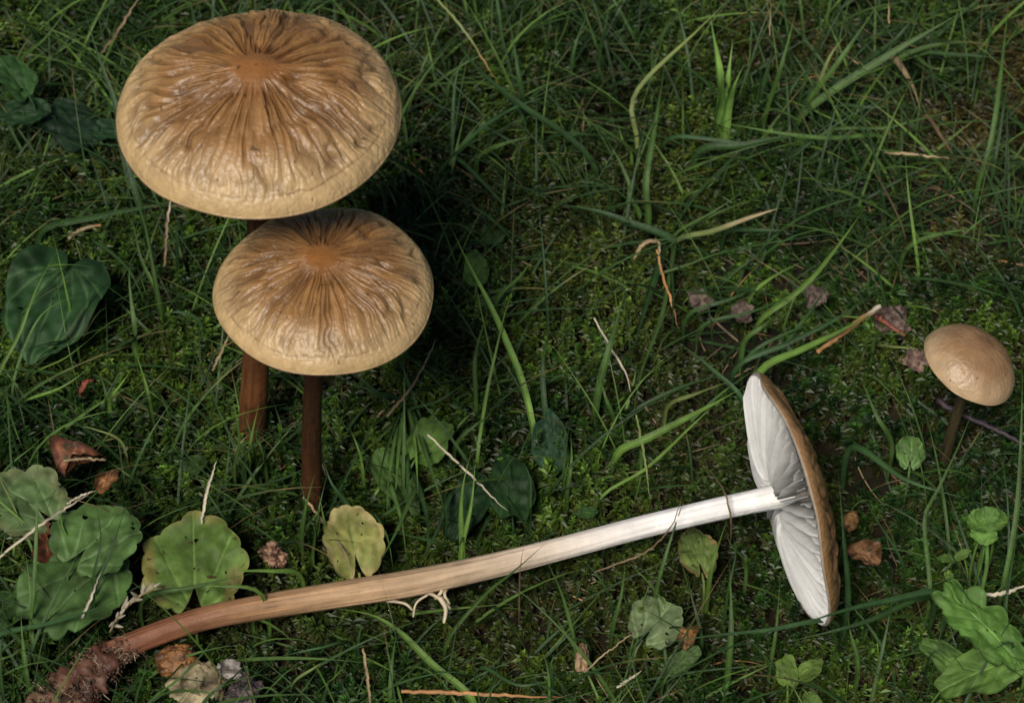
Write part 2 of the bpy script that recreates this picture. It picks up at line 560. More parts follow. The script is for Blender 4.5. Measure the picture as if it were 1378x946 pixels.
def stem_mesh(P, R, cols, seed, sides=28, n=140, groove=.05):
    P = spline(P, n)
    t = np.linspace(0, 1, n)
    R = np.interp(t, np.linspace(0, 1, len(R)), R)
    cols = np.asarray(cols, float)
    C = np.stack([np.interp(t, np.linspace(0, 1, len(cols)), cols[:, i]) for i in range(3)], -1)
    T, N, B = frames(P)
    a = np.arange(sides) * 2 * math.pi / sides
    g = noise(np.cos(a)[None] * 4 + 9, np.sin(a)[None] * 4 + 9, t[:, None] * 5, seed)
    g = g * .6 + .4 * noise(np.cos(a)[None] * 12 + 9, np.sin(a)[None] * 12 + 9, t[:, None] * 9, seed + 5)
    k = 1 + groove * (g - .5) * 2 + .05 * (noise(t * 9, 0, 0, seed + 1)[:, None] - .5)
    V = P[:, None] + (N[:, None] * np.cos(a)[None, :, None] + B[:, None] * np.sin(a)[None, :, None]) * (R[:, None] * k)[..., None]
    st = noise(np.cos(a)[None] * 5 + 3, np.sin(a)[None] * 5, t[:, None] * 9, seed + 2)
    s2 = noise(np.cos(a)[None] * 13 + 3, np.sin(a)[None] * 13, t[:, None] * 14, seed + 3)
    s3 = noise(np.cos(a)[None] * 9 + 3, np.sin(a)[None] * 9, t[:, None] * 26, seed + 4)
    dirt = .38 * sm(.26, .12, s3) * sm(.75, .35, C.max(1))[:, None]
    amt = .18 + .82 * sm(.75, .4, C.max(1))[:, None]
    Cv = C[:, None] * (1 + amt * (.45 * (st - .5) + .6 * (s2 - .5)) - dirt)[..., None]
    return V.reshape(-1, 3), grid_faces(n, sides, True), np.clip(Cv, 0, .9).reshape(-1, 3)


def standing(label, base, cap, R, h, axis, bend, rs, stem_cols, seed, nu, nt, **kw):
    root = empty('mushroom', base, label, 'mushroom')
    x, y, n = basis(axis)
    m = MB()
    m.add(*make_cap(cap, axis, R, h, nu, nt, seed, **kw))
    m.build('cap', M_CAP, root)
    top = cap + n * cap_under(np.array(.05), h, R) + n * .1
    mid = (base + top) / 2 + np.asarray(bend)
    s = MB()
    s.add(*stem_mesh([base - np.array([0, 0, .8]), base, mid, top], rs, stem_cols, seed + 50))
    s.build('stem', M_STEM, root)
    return root


R_BIG = 192 * cmpx(CAP_BIG)
R_MID = 148.5 * cmpx(CAP_MID)
R_SMALL = 68 * cmpx(CAP_SMALL)
SC_ = [(.05, .021, .008), (.13, .048, .016), (.065, .025, .009), (.05, .020, .008), (.14, .08, .04)]
standing('largest standing mushroom with a broad wrinkled tan cap and orange-brown umbo', BASE_BIG, CAP_BIG, R_BIG, .43, (0, -.02, 1), (.12, .1, 0), [.42, .40, .36, .33, .30], SC_, 100, 170, 1000, wr=1.0, umbo=.055)
standing('medium standing mushroom with pale front rim, overlapped by the largest cap', BASE_MID, CAP_MID, R_MID, .43, (.01, .0, 1), (-.15, .05, 0), [.30, .30, .27, .24, .24], [np.array(c) * .5 for c in SC_], 200, 130, 800, wr=.72, umbo=.045, kf=1.3)
standing('small domed tan mushroom on a thin dark stem beside a purple twig', BASE_SMALL, CAP_SMALL, R_SMALL, .68, (.42, .12, 1), (-.1, 0, 0), [.20, .18, .16, .15, .15], [(.03, .022, .010), (.045, .034, .016), (.06, .045, .02)], 300, 70, 360, wr=.14, crack=False, umbo=.03,
         pal=dict(umbo=(.20, .105, .046), mid=(.28, .160, .076), edge=(.48, .33, .19), groove=(.18, .10, .045)))

# the picked mushroom lying on its side
R_F = 176 * cmpx(CAP_FALLEN)
H_F = .25
fallen = empty('mushroom', at(150, 880, .4), 'picked mushroom lying on its side, white gills and long root-tipped stem showing', 'mushroom')
xf, yf, nf = basis(AX_FALLEN, -UP)
m = MB()
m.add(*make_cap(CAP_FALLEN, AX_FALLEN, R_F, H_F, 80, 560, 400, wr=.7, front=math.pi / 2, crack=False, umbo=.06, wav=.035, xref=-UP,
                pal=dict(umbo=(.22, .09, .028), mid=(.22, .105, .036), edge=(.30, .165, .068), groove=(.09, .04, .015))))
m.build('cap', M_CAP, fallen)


def gill_mesh(r0, seed, depth):
    r = np.random.default_rng(seed)
    ns = 12
    shade = r.uniform(.80, 1.06)
    uu = np.linspace(r0, .985, ns)
    zt = cap_under(uu, H_F, R_F) + .02
    prof = np.sin(np.clip((uu - r0) / (.985 - r0), 0, 1) ** .55 * math.pi) ** .55
    zb = cap_under(uu, H_F, R_F) - R_F * depth * prof - .004
    side = R_F * (.007 * np.sin(uu * 9 + r.uniform(0, 6)) + .004 * np.sin(uu * 23 + r.uniform(0, 6)))
    V, C = [], []
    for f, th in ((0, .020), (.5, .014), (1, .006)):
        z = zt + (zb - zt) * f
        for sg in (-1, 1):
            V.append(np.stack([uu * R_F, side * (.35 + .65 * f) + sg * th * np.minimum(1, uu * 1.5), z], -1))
            C.append(np.broadcast_to(np.array([.70, .685, .66]) * shade * (1 - .34 * (1 - f)), (ns, 3)))  # faces darken towards the flesh: shade of the gaps painted in, edges paler
    V = np.concatenate(V)
    F = []
    for a_, b_, flip in ((0, 2, 0), (2, 4, 0), (4, 5, 0), (5, 3, 0), (3, 1, 0)):
        for i in range(ns - 1):
            F.append((a_ * ns + i, a_ * ns + i + 1, b_ * ns + i + 1, b_ * ns + i))
    F = np.array(F)
    me = mesh_raw('gill', V * U, F.ravel(), np.arange(len(F)) * 4, np.concatenate(C), True)
    me.materials.append(M_GILL)
    return me


long_g = [gill_mesh(.13, 500 + i, .19) for i in range(6)]
mid_g = [gill_mesh(.30, 520 + i, .16) for i in range(4)]
short_g = [gill_mesh(.50, 530 + i, .075) for i in range(4)]
o_f = np.array(fallen.location) / U
NG = 84
for i in range(NG):
    a = 2 * math.pi * (i + random.uniform(-.10, .10)) / NG
    me = long_g[i % 6] if i % 2 == 0 else short_g[i % 4]
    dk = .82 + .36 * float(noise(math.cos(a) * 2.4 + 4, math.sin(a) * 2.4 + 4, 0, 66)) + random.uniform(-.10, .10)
    rx = xf * math.cos(a) + yf * math.sin(a)
    ry = -xf * math.sin(a) + yf * math.cos(a)
    g = bpy.data.objects.new('gill', me)
    COL.objects.link(g)
    g.parent = fallen
    lc = (CAP_FALLEN - o_f) * U
    g.matrix_local = Matrix([[rx[k], ry[k], nf[k] * dk, lc[k]] for k in range(3)] + [[0, 0, 0, 1]])

SP = [(150, 878, .5), (200, 857, .7), (270, 833, .85), (350, 817, .95), (450, 801, 1.1), (550, 785, 1.25), (650, 764, 1.45), (750, 739, 1.7), (860, 710, 2.0), (960, 686, 2.4)]
STEM_P = np.array([at(*q) for q in SP] + [at(1053, 666, 2.7), at(1053, 666, 2.7) + nf * .85])
SR = np.array([15.5, 15, 15.2, 16.3, 17.2, 16.8, 16, 15, 14.5, 14, 14.2, 19]) * .0222 * .97
m = MB()
m.add(*stem_mesh(STEM_P, SR, [(.17, .065, .035), (.21, .085, .043), (.31, .165, .080), (.40, .245, .130), (.42, .275, .160), (.47, .335, .215), (.59, .47, .36), (.76, .69, .63), (.80, .77, .75), (.82, .79, .77), (.80, .77, .74)], 610, 72, 300, .08))
m.build('stem', M_STEM, fallen)
# swollen hairy root end
rp = spline([at(185, 864, .6), at(150, 884, .45), at(118, 912, .3), at(92, 938, .2), at(60, 968, .1), at(30, 1000, -.1)], 60)
rr = np.interp(np.linspace(0, 1, 60), [0, .15, .35, .55, .8, 1], [.40, .52, .78, .95, .85, .4])
m = MB()
tt = np.linspace(0, 1, 60)[:, None]
pale = noise(np.arange(60) * .23, 3, 0, 71)[:, None]
add_tube(m, rp, rr * .68, np.array([.075, .027, .017]) * (1 - pale) + np.array([.15, .08, .048]) * pale, 44, .55, 72)
rt = m.build('root', M_WET, fallen)
m = MB()
for i in range(900):
    k = random.uniform(.0, 1) ** .8
    p = rp[int(k * 59)]
    d = nrm([random.gauss(-.5, .7), random.gauss(-.5, .7), random.gauss(.35, .5)])
    q = p + d * rr[int(k * 59)] * .6
    l = random.uniform(.12, .5)
    w1 = nrm(d * .35 + np.array([random.gauss(0, .8) for _ in range(3)]))
    w2 = nrm(w1 + np.array([random.gauss(-.2, .7), random.gauss(-.2, .7), -.5]))
    c = np.array(random.choice([(.28, .17, .11), (.18, .08, .05), (.15, .08, .045), (.50, .40, .29), (.10, .06, .035), (.38, .28, .19)]))
    add_tube(m, spline([q, q + w1 * l * .5, q + w1 * l * .5 + w2 * l * .6], 6), np.linspace(random.uniform(.007, .024), .005, 6), c, 4, caps=False)
tag(m.build('root_fibres', M_DEAD, rt), kind='stuff')

m = MB()
cv, cf = None, None
for i in range(1800):
    k = random.uniform(.05, 1)
    p = rp[int(k * 59)]
    d = nrm([random.gauss(-.1, .8), random.gauss(-.4, .7), random.gauss(.5, .5)])
    q = p + d * rr[int(k * 59)] * random.uniform(.6, .85)
    e = random.uniform(.02, .085)
    a_ = np.array([nrm([random.gauss(0, 1) for _ in range(3)]) for _ in range(3)])
    V = np.array([a_[0], a_[1], a_[2], -a_[0], -a_[1], -a_[2]]) * e * np.array([random.uniform(.6, 1.2) for _ in range(6)])[:, None] + q
    m.add(V, [(0, 1, 2), (0, 2, 4), (0, 4, 5), (0, 5, 1), (3, 2, 1), (3, 4, 2), (3, 5, 4), (3, 1, 5)], random.choice([(.07, .04, .024), (.12, .075, .045), (.20, .14, .09), (.05, .03, .02)]))
tag(m.build('soil_crumbs', M_DEAD, rt, smooth=False), kind='stuff')

# ------------------------------------------------------------------ broad leaves
def leaf_outline(kind, n=120):
    """border of a leaf in its own plane, leaf stalk at 0,0 and tip at 0,1; widest point at x = +-.5"""
    a = np.linspace(-math.pi, math.pi, n, endpoint=False)          # 0 points to the tip
    if kind == 'heart':
        c = np.array([0, .30])
        r = np.interp(np.abs(a), [0, .3, .7, 1.2, 1.7, 2.2, 2.6, 2.9, 3.02, 3.1416], [.72, .64, .55, .50, .52, .58, .62, .60, .52, .26])
        r = (np.roll(r, 1) + 2 * r + np.roll(r, -1)) / 4
        return c, np.stack([c[0] + r * np.sin(a), c[1] + r * np.cos(a)], -1)
    if kind == 'round':
        c = np.array([0, .45])
        lob = np.abs(np.cos(a * 6.5)) ** .55
        r = .47 + .05 * lob - .30 * np.exp(-((np.abs(a) - math.pi) / .16) ** 2)
        return c, np.stack([c[0] + r * np.sin(a) * 1.03, c[1] + r * np.cos(a)], -1)
    if kind == 'plain':
        c = np.array([0, .48])
        r = .48 + .03 * np.cos(2 * a) - .12 * np.exp(-((np.abs(a) - math.pi) / .25) ** 2)
        return c, np.stack([r * np.sin(a), c[1] + r * np.cos(a)], -1)
    if kind == 'oval':
        c = np.array([0, .48])
        p = np.stack([.5 * np.sin(a) * (1 - .18 * np.cos(a)), .48 + .5 * np.cos(a) + .02 * np.cos(a) ** 5], -1)
        return c, p
    if kind == 'lobed':
        c = np.array([0, .5])
        k = .36 + .15 * np.abs(np.cos(a * 5.5)) ** .7
        return c, np.stack([k * np.sin(a) * 1.05, .5 + (.40 + .12 * np.abs(np.cos(a * 5.5)) ** .7) * np.cos(a)], -1)


def vein_height(kind, x, y):
    if kind == 'heart':
        v = 0
        for k in (0, .22, .42, .62):
            v = v + np.exp(-((np.abs(x) - k * np.sin(np.clip(y + .1, 0, 1.1) / 1.1 * math.pi) ** .8) / .018) ** 2)
        return -v * .016
    if kind in ('round', 'plain'):
        a = np.arctan2(x, y + .02)
        r = np.hypot(x, y)
        v = 0
        for k in (-1.5, -.95, -.45, 0, .45, .95, 1.5):
            v = v + np.exp(-((a - k) * r / .016) ** 2)
        b = .5 + .5 * np.cos(a * 9 + 6 * r)
        return -v * .014 + .012 * b * sm(.2, .7, r)
    mid = np.exp(-(x / .02) ** 2)
    s = np.abs(np.mod((y - np.abs(x) * .7) * 7, 1) - .5)
    return -mid * .016 - np.exp(-(s / .07) ** 2) * .008


def leaf(mb, kind, base, tip, width, col, veincol=None, roll=0.0, cup=.08, droop=.05, seed=0, spots=0.0, nr=16, edgecol=None, wrinkle=0.0):
    c, bd = leaf_outline(kind, 220 if nr > 16 else 120)
    n = len(bd)
    ax = tip - base
    Ln = np.linalg.norm(ax)
    t = ax / Ln
    s = nrm(np.cross(t, [0, 0, 1]))
    nn = np.cross(s, t)
    s, nn = s * math.cos(roll) + nn * math.sin(roll), nn * math.cos(roll) - s * math.sin(roll)
    rho = np.linspace(0.02, 1, nr)[:, None]
    jag = 1 + .26 * (noise(np.cos(np.arange(n) * 2 * math.pi / n) * 2 + seed, np.sin(np.arange(n) * 2 * math.pi / n) * 2, 0, 81) - .5)
    x = c[0] + (bd[None, :, 0] - c[0]) * rho * jag
    y = c[1] + (bd[None, :, 1] - c[1]) * rho * jag
    h = vein_height(kind, x, y) + cup * (x * x * 2.2) - droop * (y - .3) ** 2 * 1.5 + (.09 + wrinkle) * (noise(x * 3 + seed, y * 3, 0, 82) - .5) * rho + (.025 + wrinkle * .4) * (noise(x * 9 + seed, y * 9, 0, 83) - .5)
    P = base + (x * width)[..., None] * s + (y * Ln)[..., None] * t + (h * Ln)[..., None] * nn
    col = np.asarray(col, float)
    vc = np.asarray(veincol if veincol is not None else col * 1.35) * 1.2
    kv = np.clip(-vein_height(kind, x, y) / .014, 0, 1)[..., None] * .75
    C = col * (1 + .55 * (noise(x * 4 + seed, y * 4 + 2, 0, 84) - .5) + .3 * (noise(x * 15 + seed, y * 15 + 2, 0, 87) - .5))[..., None]
    C = C * (1 - kv) + vc * kv
    if edgecol is not None:
        ke = (sm(.72, 1, rho + .5 * (noise(x * 5 + seed, y * 5, 0, 86) - .5)))[..., None]
        C = C * (1 - ke) + np.asarray(edgecol) * ke
    if spots:
        q = (noise(x * 14 + seed, y * 14, 0, 85) > 1 - spots)[..., None]
        C = np.where(q, np.array([.05, .035, .015]), C)
    th = .007
    top, bot = P.reshape(-1, 3), (P - nn * th).reshape(-1, 3)
    F = grid_faces(nr, n, True)
    j = np.arange(n)
    e0, e1 = (nr - 1) * n + j, (nr - 1) * n + (j + 1) % n
    k = nr * n
    if nr > 16 or kind in ('round', 'lobed'):                      # insect holes
        hr = np.random.default_rng(int(abs(seed) * 10) + 5)
        xm, ym = x.ravel()[F].mean(1), y.ravel()[F].mean(1)
        keep = np.ones(len(F), bool)
        for _ in range(hr.integers(2, 5)):
            hx, hy, hrd = hr.uniform(-.36, .36), hr.uniform(.2, .9), hr.uniform(.012, .035)
            keep &= ((xm - hx) ** 2 + ((ym - hy) * 1.3) ** 2) > hrd ** 2
        F = F[keep]
    FF = np.concatenate([F, F[:, ::-1] + k, np.stack([e1, e0, e0 + k, e1 + k], 1)])
    mb.add(np.vstack([top, bot]), FF, np.vstack([C.reshape(-1, 3), C.reshape(-1, 3) * 1.15]))


G_D, G_M, G_B, G_Y = (.022, .062, .022), (.050, .115, .026), (.115, .215, .040), (.22, .25, .065)


def plant(name, label, cat, leaves, stalks=(), group=None):
    """leaves: (kind, base px, tip px, z base, z tip, width px, colour, opts); stalks: (px points with z, width px, colour)"""
    first = leaves[0]
    b = at(*first[1], first[3])
    root = empty(name, [b[0], b[1], float(ground_z(b[0], b[1]))], label, cat, group)
    for i, (kind, bp, tp, zb, zt, w, col, o) in enumerate(leaves):
        m_ = MB()
        if w < 90 and name not in ('toothed_leaf_plant', 'trefoil_plant', 'withering_leaf_plant'):
            zb, zt, w = zb - .35, zt - .35, w * .9
            col = np.array(col) * .8
        B, T = at(*bp, zb), at(*tp, zt)
        col = np.array(col) * .74
        zb, zt = zb - .2, zt - .2
        o = dict(wrinkle=.09, **o) if 'wrinkle' not in o else dict(o)
        # measure the width across the leaf on its own level
        W = w * cmpx((B + T) / 2) * o.pop('wk', 1.0)
        leaf(m_, kind, B, T, W, col, seed=i * 7.3 + bp[0] * .1, **o)
        m_.build('leaf', M_LEAF, root)
        g = B.copy()
        g[2] = ground_z(B[0], B[1]) - .2
        m_ = MB()
        add_tube(m_, spline([B + nrm(T - B) * .1, B - nrm(T - B) * .15 + [0, 0, -.05], (B * .6 + g * .4) - nrm(T - B) * .3, g], 8), np.linspace(.035, .05, 8), np.asarray(col) * 1.1, 6)
        m_.build('petiole', M_LEAF, root)
    for pts, w, col in stalks:
        m_ = MB()
        P = np.array([at(*q) for q in pts])
        add_tube(m_, spline(P, 10), w * .5 * cmpx(P[0]), col, 6)
        m_.build('petiole', M_LEAF, root)
    return root


plant('heart_leaf_plant', 'dark green heart-shaped leaf with a deep notch and parallel veins', 'leaf',
      [('heart', (86, 366), (36, 486), 1.6, 1.1, 128, (.022, .064, .018), dict(veincol=(.050, .105, .036), cup=.10, droop=.12, wk=1.02, nr=36))])
plant('rounded_leaf_plant', 'green rounded leaf cut by the frame edge beside the largest cap', 'leaf',
      [('plain', (40, 130), (-6, 72), 2.0, 2.4, 66, (.045, .115, .028), {})])
plant('shaded_leaf_plant', 'cluster of very dark flat leaves in the gap beside the largest cap', 'plant',
      [('oval', (64, 152), (-14, 148), 1.5, 1.6, 52, (.022, .065, .020), {}), ('plain', (62, 132), (126, 200), 1.2, 1.0, 86, (.014, .040, .016), {}), ('oval', (126, 172), (172, 182), 1.2, 1.2, 44, (.020, .060, .022), {})])
plant('scalloped_leaf_plant', 'patch of overlapping scalloped green leaves behind the dirty root end', 'plant',
      [('round', (74, 706), (-6, 640), 1.3, 1.7, 104, (.105, .175, .058), dict(nr=30, veincol=(.16, .23, .10), edgecol=(.14, .17, .07))),
       ('round', (96, 760), (170, 680), 1.8, 2.0, 112, (.088, .165, .042), dict(nr=30, veincol=(.14, .23, .085), droop=.1)),
       ('round', (150, 752), (40, 850), 1.2, 1.4, 128, (.080, .155, .040), dict(nr=30, veincol=(.13, .21, .08))),
       ('round', (40, 790), (-22, 850), .8, .9, 66, (.055, .12, .03), {})])
plant('scalloped_leaf_plant', 'well-lit round scalloped leaf lying alone above the reddish stem base', 'leaf',
      [('round', (262, 824), (260, 692), 1.1, 1.7, 136, (.110, .190, .034), dict(nr=30, veincol=(.16, .25, .065), spots=.08, edgecol=(.16, .15, .04), cup=-.06))])
plant('withering_leaf_plant', 'small yellowing scalloped leaf at the foot of the medium mushroom', 'leaf',
      [('round', (484, 775), (462, 672), 1.0, 1.6, 80, (.30, .30, .085), dict(veincol=(.09, .15, .03), edgecol=(.36, .30, .12), spots=.06, cup=.2))])
plant('lobed_leaf_plant', 'light green scalloped leaf half hidden behind the grass fan', 'leaf',
      [('round', (556, 622), (600, 562), 1.2, 1.5, 66, G_B, {})])
plant('lobed_leaf_plant', 'narrow pale green leaf under the grass fan', 'leaf',
      [('oval', (512, 606), (556, 690), .8, .7, 58, (.085, .16, .035), {})])
plant('oval_leaf_plant', 'pair of dark green oval leaves crossed by a pale straw', 'plant',
      [('oval', (690, 700), (682, 608), 1.2, 1.4, 70, (.020, .058, .014), {}), ('oval', (650, 640), (606, 728), 1.0, .8, 64, (.018, .052, .015), {})])
plant('pointed_leaf_plant', 'dark bluish pointed leaf standing at the lower end of a long blade', 'leaf',
      [('oval', (748, 640), (736, 548), .6, 1.5, 56, (.028, .075, .034), dict(roll=.4))])
plant('small_leaf_plant', 'tiny round yellow-green leaf behind the long bright blade', 'leaf',
      [('plain', (640, 388), (640, 338), .8, 1.0, 42, (.10, .20, .035), {})])
plant('small_leaf_plant', 'pair of tiny green leaves below the round yellow-green one', 'plant',
      [('oval', (665, 408), (694, 384), .6, .8, 26, G_M, {}), ('oval', (668, 410), (640, 402), .6, .7, 24, G_M, {})])
plant('small_leaf_plant', 'single small scalloped light green leaf below the small mushroom', 'leaf',
      [('round', (1224, 630), (1228, 582), .7, 1.0, 42, (.12, .23, .06), dict(veincol=(.2, .33, .11)))])
plant('trefoil_plant', 'bright crumpled trefoil on a slender upright stalk', 'plant',
      [('round', (1328, 708), (1298, 700), 2.2, 2.3, 34, (.13, .25, .045), dict(cup=.35)), ('round', (1328, 708), (1352, 690), 2.2, 2.3, 36, (.12, .23, .04), dict(cup=.35)), ('round', (1328, 706), (1318, 734), 2.2, 2.0, 36, (.13, .26, .05), dict(cup=.3)),
       ('round', (1328, 706), (1326, 680), 2.2, 2.5, 30, (.12, .24, .05), dict(cup=.4))],
      stalks=[([(1328, 708, 2.2), (1328, 760, 1.0), (1320, 800, .0)], 6, (.10, .20, .05))])
plant('toothed_leaf_plant', 'large bright toothed leaf and folded lower leaf by the frame corner', 'plant',
      [('lobed', (1372, 892), (1266, 780), 1.6, 2.6, 84, (.105, .225, .038), dict(veincol=(.16, .29, .07), roll=-.25)),
       ('oval', (1378, 880), (1262, 926), 1.4, 1.3, 66, (.10, .19, .035), dict(veincol=(.15, .26, .06), roll=.2)),
       ('oval', (1300, 905), (1240, 860), .9, 1.2, 42, (.09, .17, .035), {})])
plant('pale_leaf_plant', 'pale greyish-green leaf half sunk in moss under the white stem', 'leaf',
      [('round', (862, 864), (908, 806), .7, .9, 78, (.22, .30, .13), dict(veincol=(.25, .33, .16)))])
plant('small_leaf_plant', 'small green leaf beside a dew drop on a teal blade', 'leaf',
      [('oval', (902, 905), (942, 868), .5, .8, 36, (.12, .21, .06), {})])
plant('small_leaf_plant', 'cluster of tiny yellow-green leaves below the tipped cap', 'plant',
      [('plain', (1060, 925), (1058, 880), .8, 1.0, 38, (.15, .25, .045), {}), ('plain', (1075, 915), (1106, 888), .8, 1.0, 34, (.15, .24, .04), {}), ('plain', (1085, 930), (1100, 958), .8, .8, 30, (.14, .23, .05), {})])
plant('withering_leaf_plant', 'mottled green and brown leaf tucked under the white stem', 'leaf',
      [('round', (946, 775), (928, 706), .6, .6, 52, (.14, .20, .05), dict(edgecol=(.22, .16, .06), spots=.1))])
plant('small_leaf_plant', 'tiny three-leaved seedling beneath the trefoil', 'plant',
      [('oval', (1284, 752), (1262, 752), .7, .9, 16, G_B, {}), ('oval', (1286, 752), (1306, 740), .7, .9, 16, G_B, {}), ('oval', (1276, 768), (1278, 782), .6, .8, 15, (.2, .33, .07), {})])
plant('small_leaf_plant', 'small triangular green leaf above the pale middle of the fallen stem', 'leaf',
      [('oval', (778, 690), (806, 690), .6, .8, 24, G_M, {})])
plant('small_leaf_plant', 'flat dark rounded leaf in the moss near the orange lit stem', 'leaf',
      [('plain', (250, 640), (275, 612), .5, .6, 34, (.045, .095, .02), {})])
plant('small_leaf_plant', 'faint green leaf in moss above the round yellow-green one', 'leaf',
      [('plain', (655, 330), (672, 298), .5, .6, 38, (.05, .11, .025), {})])

# ------------------------------------------------------------------ grass leaves, straws, twigs
GC = dict(g=(.060, .115, .026), d=(.028, .064, .017), t=(.034, .078, .025), b=(.110, .195, .036), v=(.20, .36, .075), y=(.17, .21, .065), s=(.27, .20, .11), w=(.42, .37, .27), o=(.34, .17, .065), r=(.17, .055, .03), p=(.045, .03, .038), k=(.16, .11, .06))
TIP = dict(s=(.46, .36, .20), o=(.40, .22, .09))
_bi = [0]


def blade_points(s, z0, z1, arch):
    q = [tuple(float(v) for v in p.split(',')) for p in s.split()]
    n = len(q)
    out = []
    for i, p in enumerate(q):
        t = i / (n - 1)
        out.append(at(p[0], p[1], z0 + (z1 - z0) * t + arch * math.sin(t * math.pi)))
    return np.array(out)


def blade_mesh(spec, planted=True, zcap=9):
    s, w, c, z0, z1 = spec[:5]
    z0 = min(z0, zcap)
    o = spec[5] if len(spec) > 5 else {}
    _bi[0] += 1
    r = random.Random(_bi[0] * 13)
    P = blade_points(s, z0, z1, o.get('arch', .35))
    if planted:
        d = P[0] - P[1]
        d[2] = 0
        P[0] += [r.gauss(0, .13), r.gauss(0, .13), 0]
        P = np.vstack([[P[0][0] + d[0] * .06, P[0][1] + d[1] * .06, float(ground_z(P[0][0], P[0][1])) - .3], P])
    W = w * cmpx(P.mean(0)) * .78
    m_ = MB()
    face = nrm([r.gauss(0, .35), -.45 + r.gauss(0, .3), .9])
    col = np.array(GC[c]) * r.uniform(.85, 1.18)
    add_blade(m_, P, W, face, col, TIP.get(o.get('tip')), n=22, fold=r.uniform(.15, .55), taper=o.get('taper', 'grass'), twist=r.uniform(-.7, .7))
    return m_, P


def tuft(label, specs, group=None, zcap=.7):
    b = blade_points(specs[0][0], specs[0][3], specs[0][4], 0)[0]
    root = empty('grass_tuft', [b[0], b[1], float(ground_z(b[0], b[1]))], label, 'grass', group)
    for sp in specs:
        m_, P = blade_mesh(sp, zcap=.35 if any(k in label for k in ('knot', 'fan of', 'stout', 'sheaf', 'splaying')) else (9 if 'scalloped' in label or 'leaning past' in label or 'lower edge' in label or 'sprig of' in label else zcap))
        m_.build('leaf', M_GRASS, root)
    return root


def lone(label, spec, name='grass_leaf', cat='grass', mat=None, planted=True):
    m_, P = blade_mesh(spec, planted)
    o = m_.build(name, mat or M_GRASS, origin=P[0])
    return tag(o, label, cat)


def rod(label, pts, w, c, name='straw', cat='straw', ends=None, mat=None, taper=.6, lump=.25):
    P = np.array([at(*q) for q in pts])
    R = w * (.31 if name == 'straw' else .38) * cmpx(P[0])
    m_ = MB()
    n = 26
    rn = random.Random(int(pts[0][0] * 7 + pts[0][1]))
    col = np.broadcast_to(np.array(GC[c]), (n, 3)).copy()
    if ends is not None:
        q = sm(.7, 1, np.linspace(0, 1, n))[:, None]
        col = col * (1 - q) + np.array(ends) * q
    Q = spline(P, n)
    Q[1:-1] += np.array([[rn.gauss(0, .012) for _ in range(3)] for _ in range(n - 2)])
    if name == 'straw':
        add_blade(m_, Q, R * 2.2, nrm([rn.gauss(0, .4), -.5, .8]), GC[c], ends, fold=rn.uniform(.5, .9), taper='blunt', twist=rn.uniform(-1.6, 1.6))
    else:
        add_tube(m_, Q, np.linspace(R, R * taper, n) * np.array([rn.uniform(.85, 1.15) for _ in range(n)]), col, 9, .3, int(pts[0][0]))
    return tag(m_.build(name, mat or M_STRAW, origin=P[0]), label, cat)


tuft('tall dark blades leaning past the largest cap beside very dark leaves', [
    ('192,300 172,225 155,140 132,75 112,8', 11, 'd', 1, 5), ('215,415 203,345 192,290', 8, 'g', .6, 3), ('214,410 190,350 178,300 165,285', 8, 'g', .6, 2.4), ('200,330 188,280 180,240', 6, 'd', .6, 2.5)])
tuft('dark bent grass in the frame corner above the rounded leaf', [
    ('28,90 62,50 102,-4', 6, 'g', 1, 3), ('48,48 20,20 -8,2', 12, 'd', 1, 2), ('110,70 140,40 150,-5', 6, 'd', .8, 3), ('205,38 225,-5', 8, 'd', .6, 2.2), ('135,70 148,48 128,12', 5, 'g', 1, 2.5)])
tuft('flat dark blades between the heart leaf and the largest cap', [
    ('60,312 130,292 200,278 255,268', 11, 'd', .8, 1.8), ('110,320 170,360 205,430', 6, 'd', .6, .8), ('250,345 240,300 246,280', 6, 'd', .3, 1.4), ('268,440 240,420 215,425', 9, 't', .4, .6)])
tuft('bright thin blades curving over the dark heart leaf', [
    ('-4,520 25,450 48,390 76,338', 7, 'b', .6, 2.8), ('18,530 28,480 55,425 92,402 122,398', 5, 'g', .6, 2.5), ('55,480 85,455 122,398 150,350', 6, 'd', .6, 2.2), ('38,512 88,482 126,452', 5, 'b', .5, 1.6), ('22,556 85,520 136,482', 5, 'b', .5, 1.7), ('5,545 12,520 40,495', 5, 'g', .5, 1.4), ('3,540 18,570 34,612', 7, 'g', .4, 1.0)])
tuft('upright blades between the heart leaf and the mushroom stems', [
    ('178,480 181,440 174,380 176,350', 10, 'g', .6, 3), ('208,560 196,520 180,465', 10, 'b', .4, 1.6), ('206,420 196,395 185,360', 8, 'g', .5, 2), ('153,538 162,518 180,494', 7, 'b', .4, 1.4), ('146,556 142,528 131,494', 8, 'g', .4, 1.3), ('142,492 144,440 142,400', 5, 'd', .4, 1.8), ('160,592 128,578 94,571', 5, 'y', .4, .9), ('225,552 215,530 228,560', 4, 'g', .3, .5), ('190,655 170,638 140,616', 5, 'g', .4, .9)])
tuft('long upright blade rising in front of the scalloped leaves', [
    ('44,856 46,790 50,690 51,590', 8, 'g', .8, 4.0), ('36,920 30,860 28,820', 9, 'g', .5, 2.0), ('46,880 40,790 34,740', 6, 'g', .5, 2.4)])
tuft('dark blades slanting across the scalloped leaf patch', [
    ('128,810 150,740 172,672', 7, 'd', 1.6, 3.2), ('-6,865 60,840 120,822 175,796', 10, 't', .9, 2.6), ('95,745 82,700 90,650', 6, 'b', 1.2, 2.6), ('-4,642 45,600 60,586', 5, 'g', .8, 2), ('130,780 136,730 128,668', 6, 'd', 1.7, 2.8)])
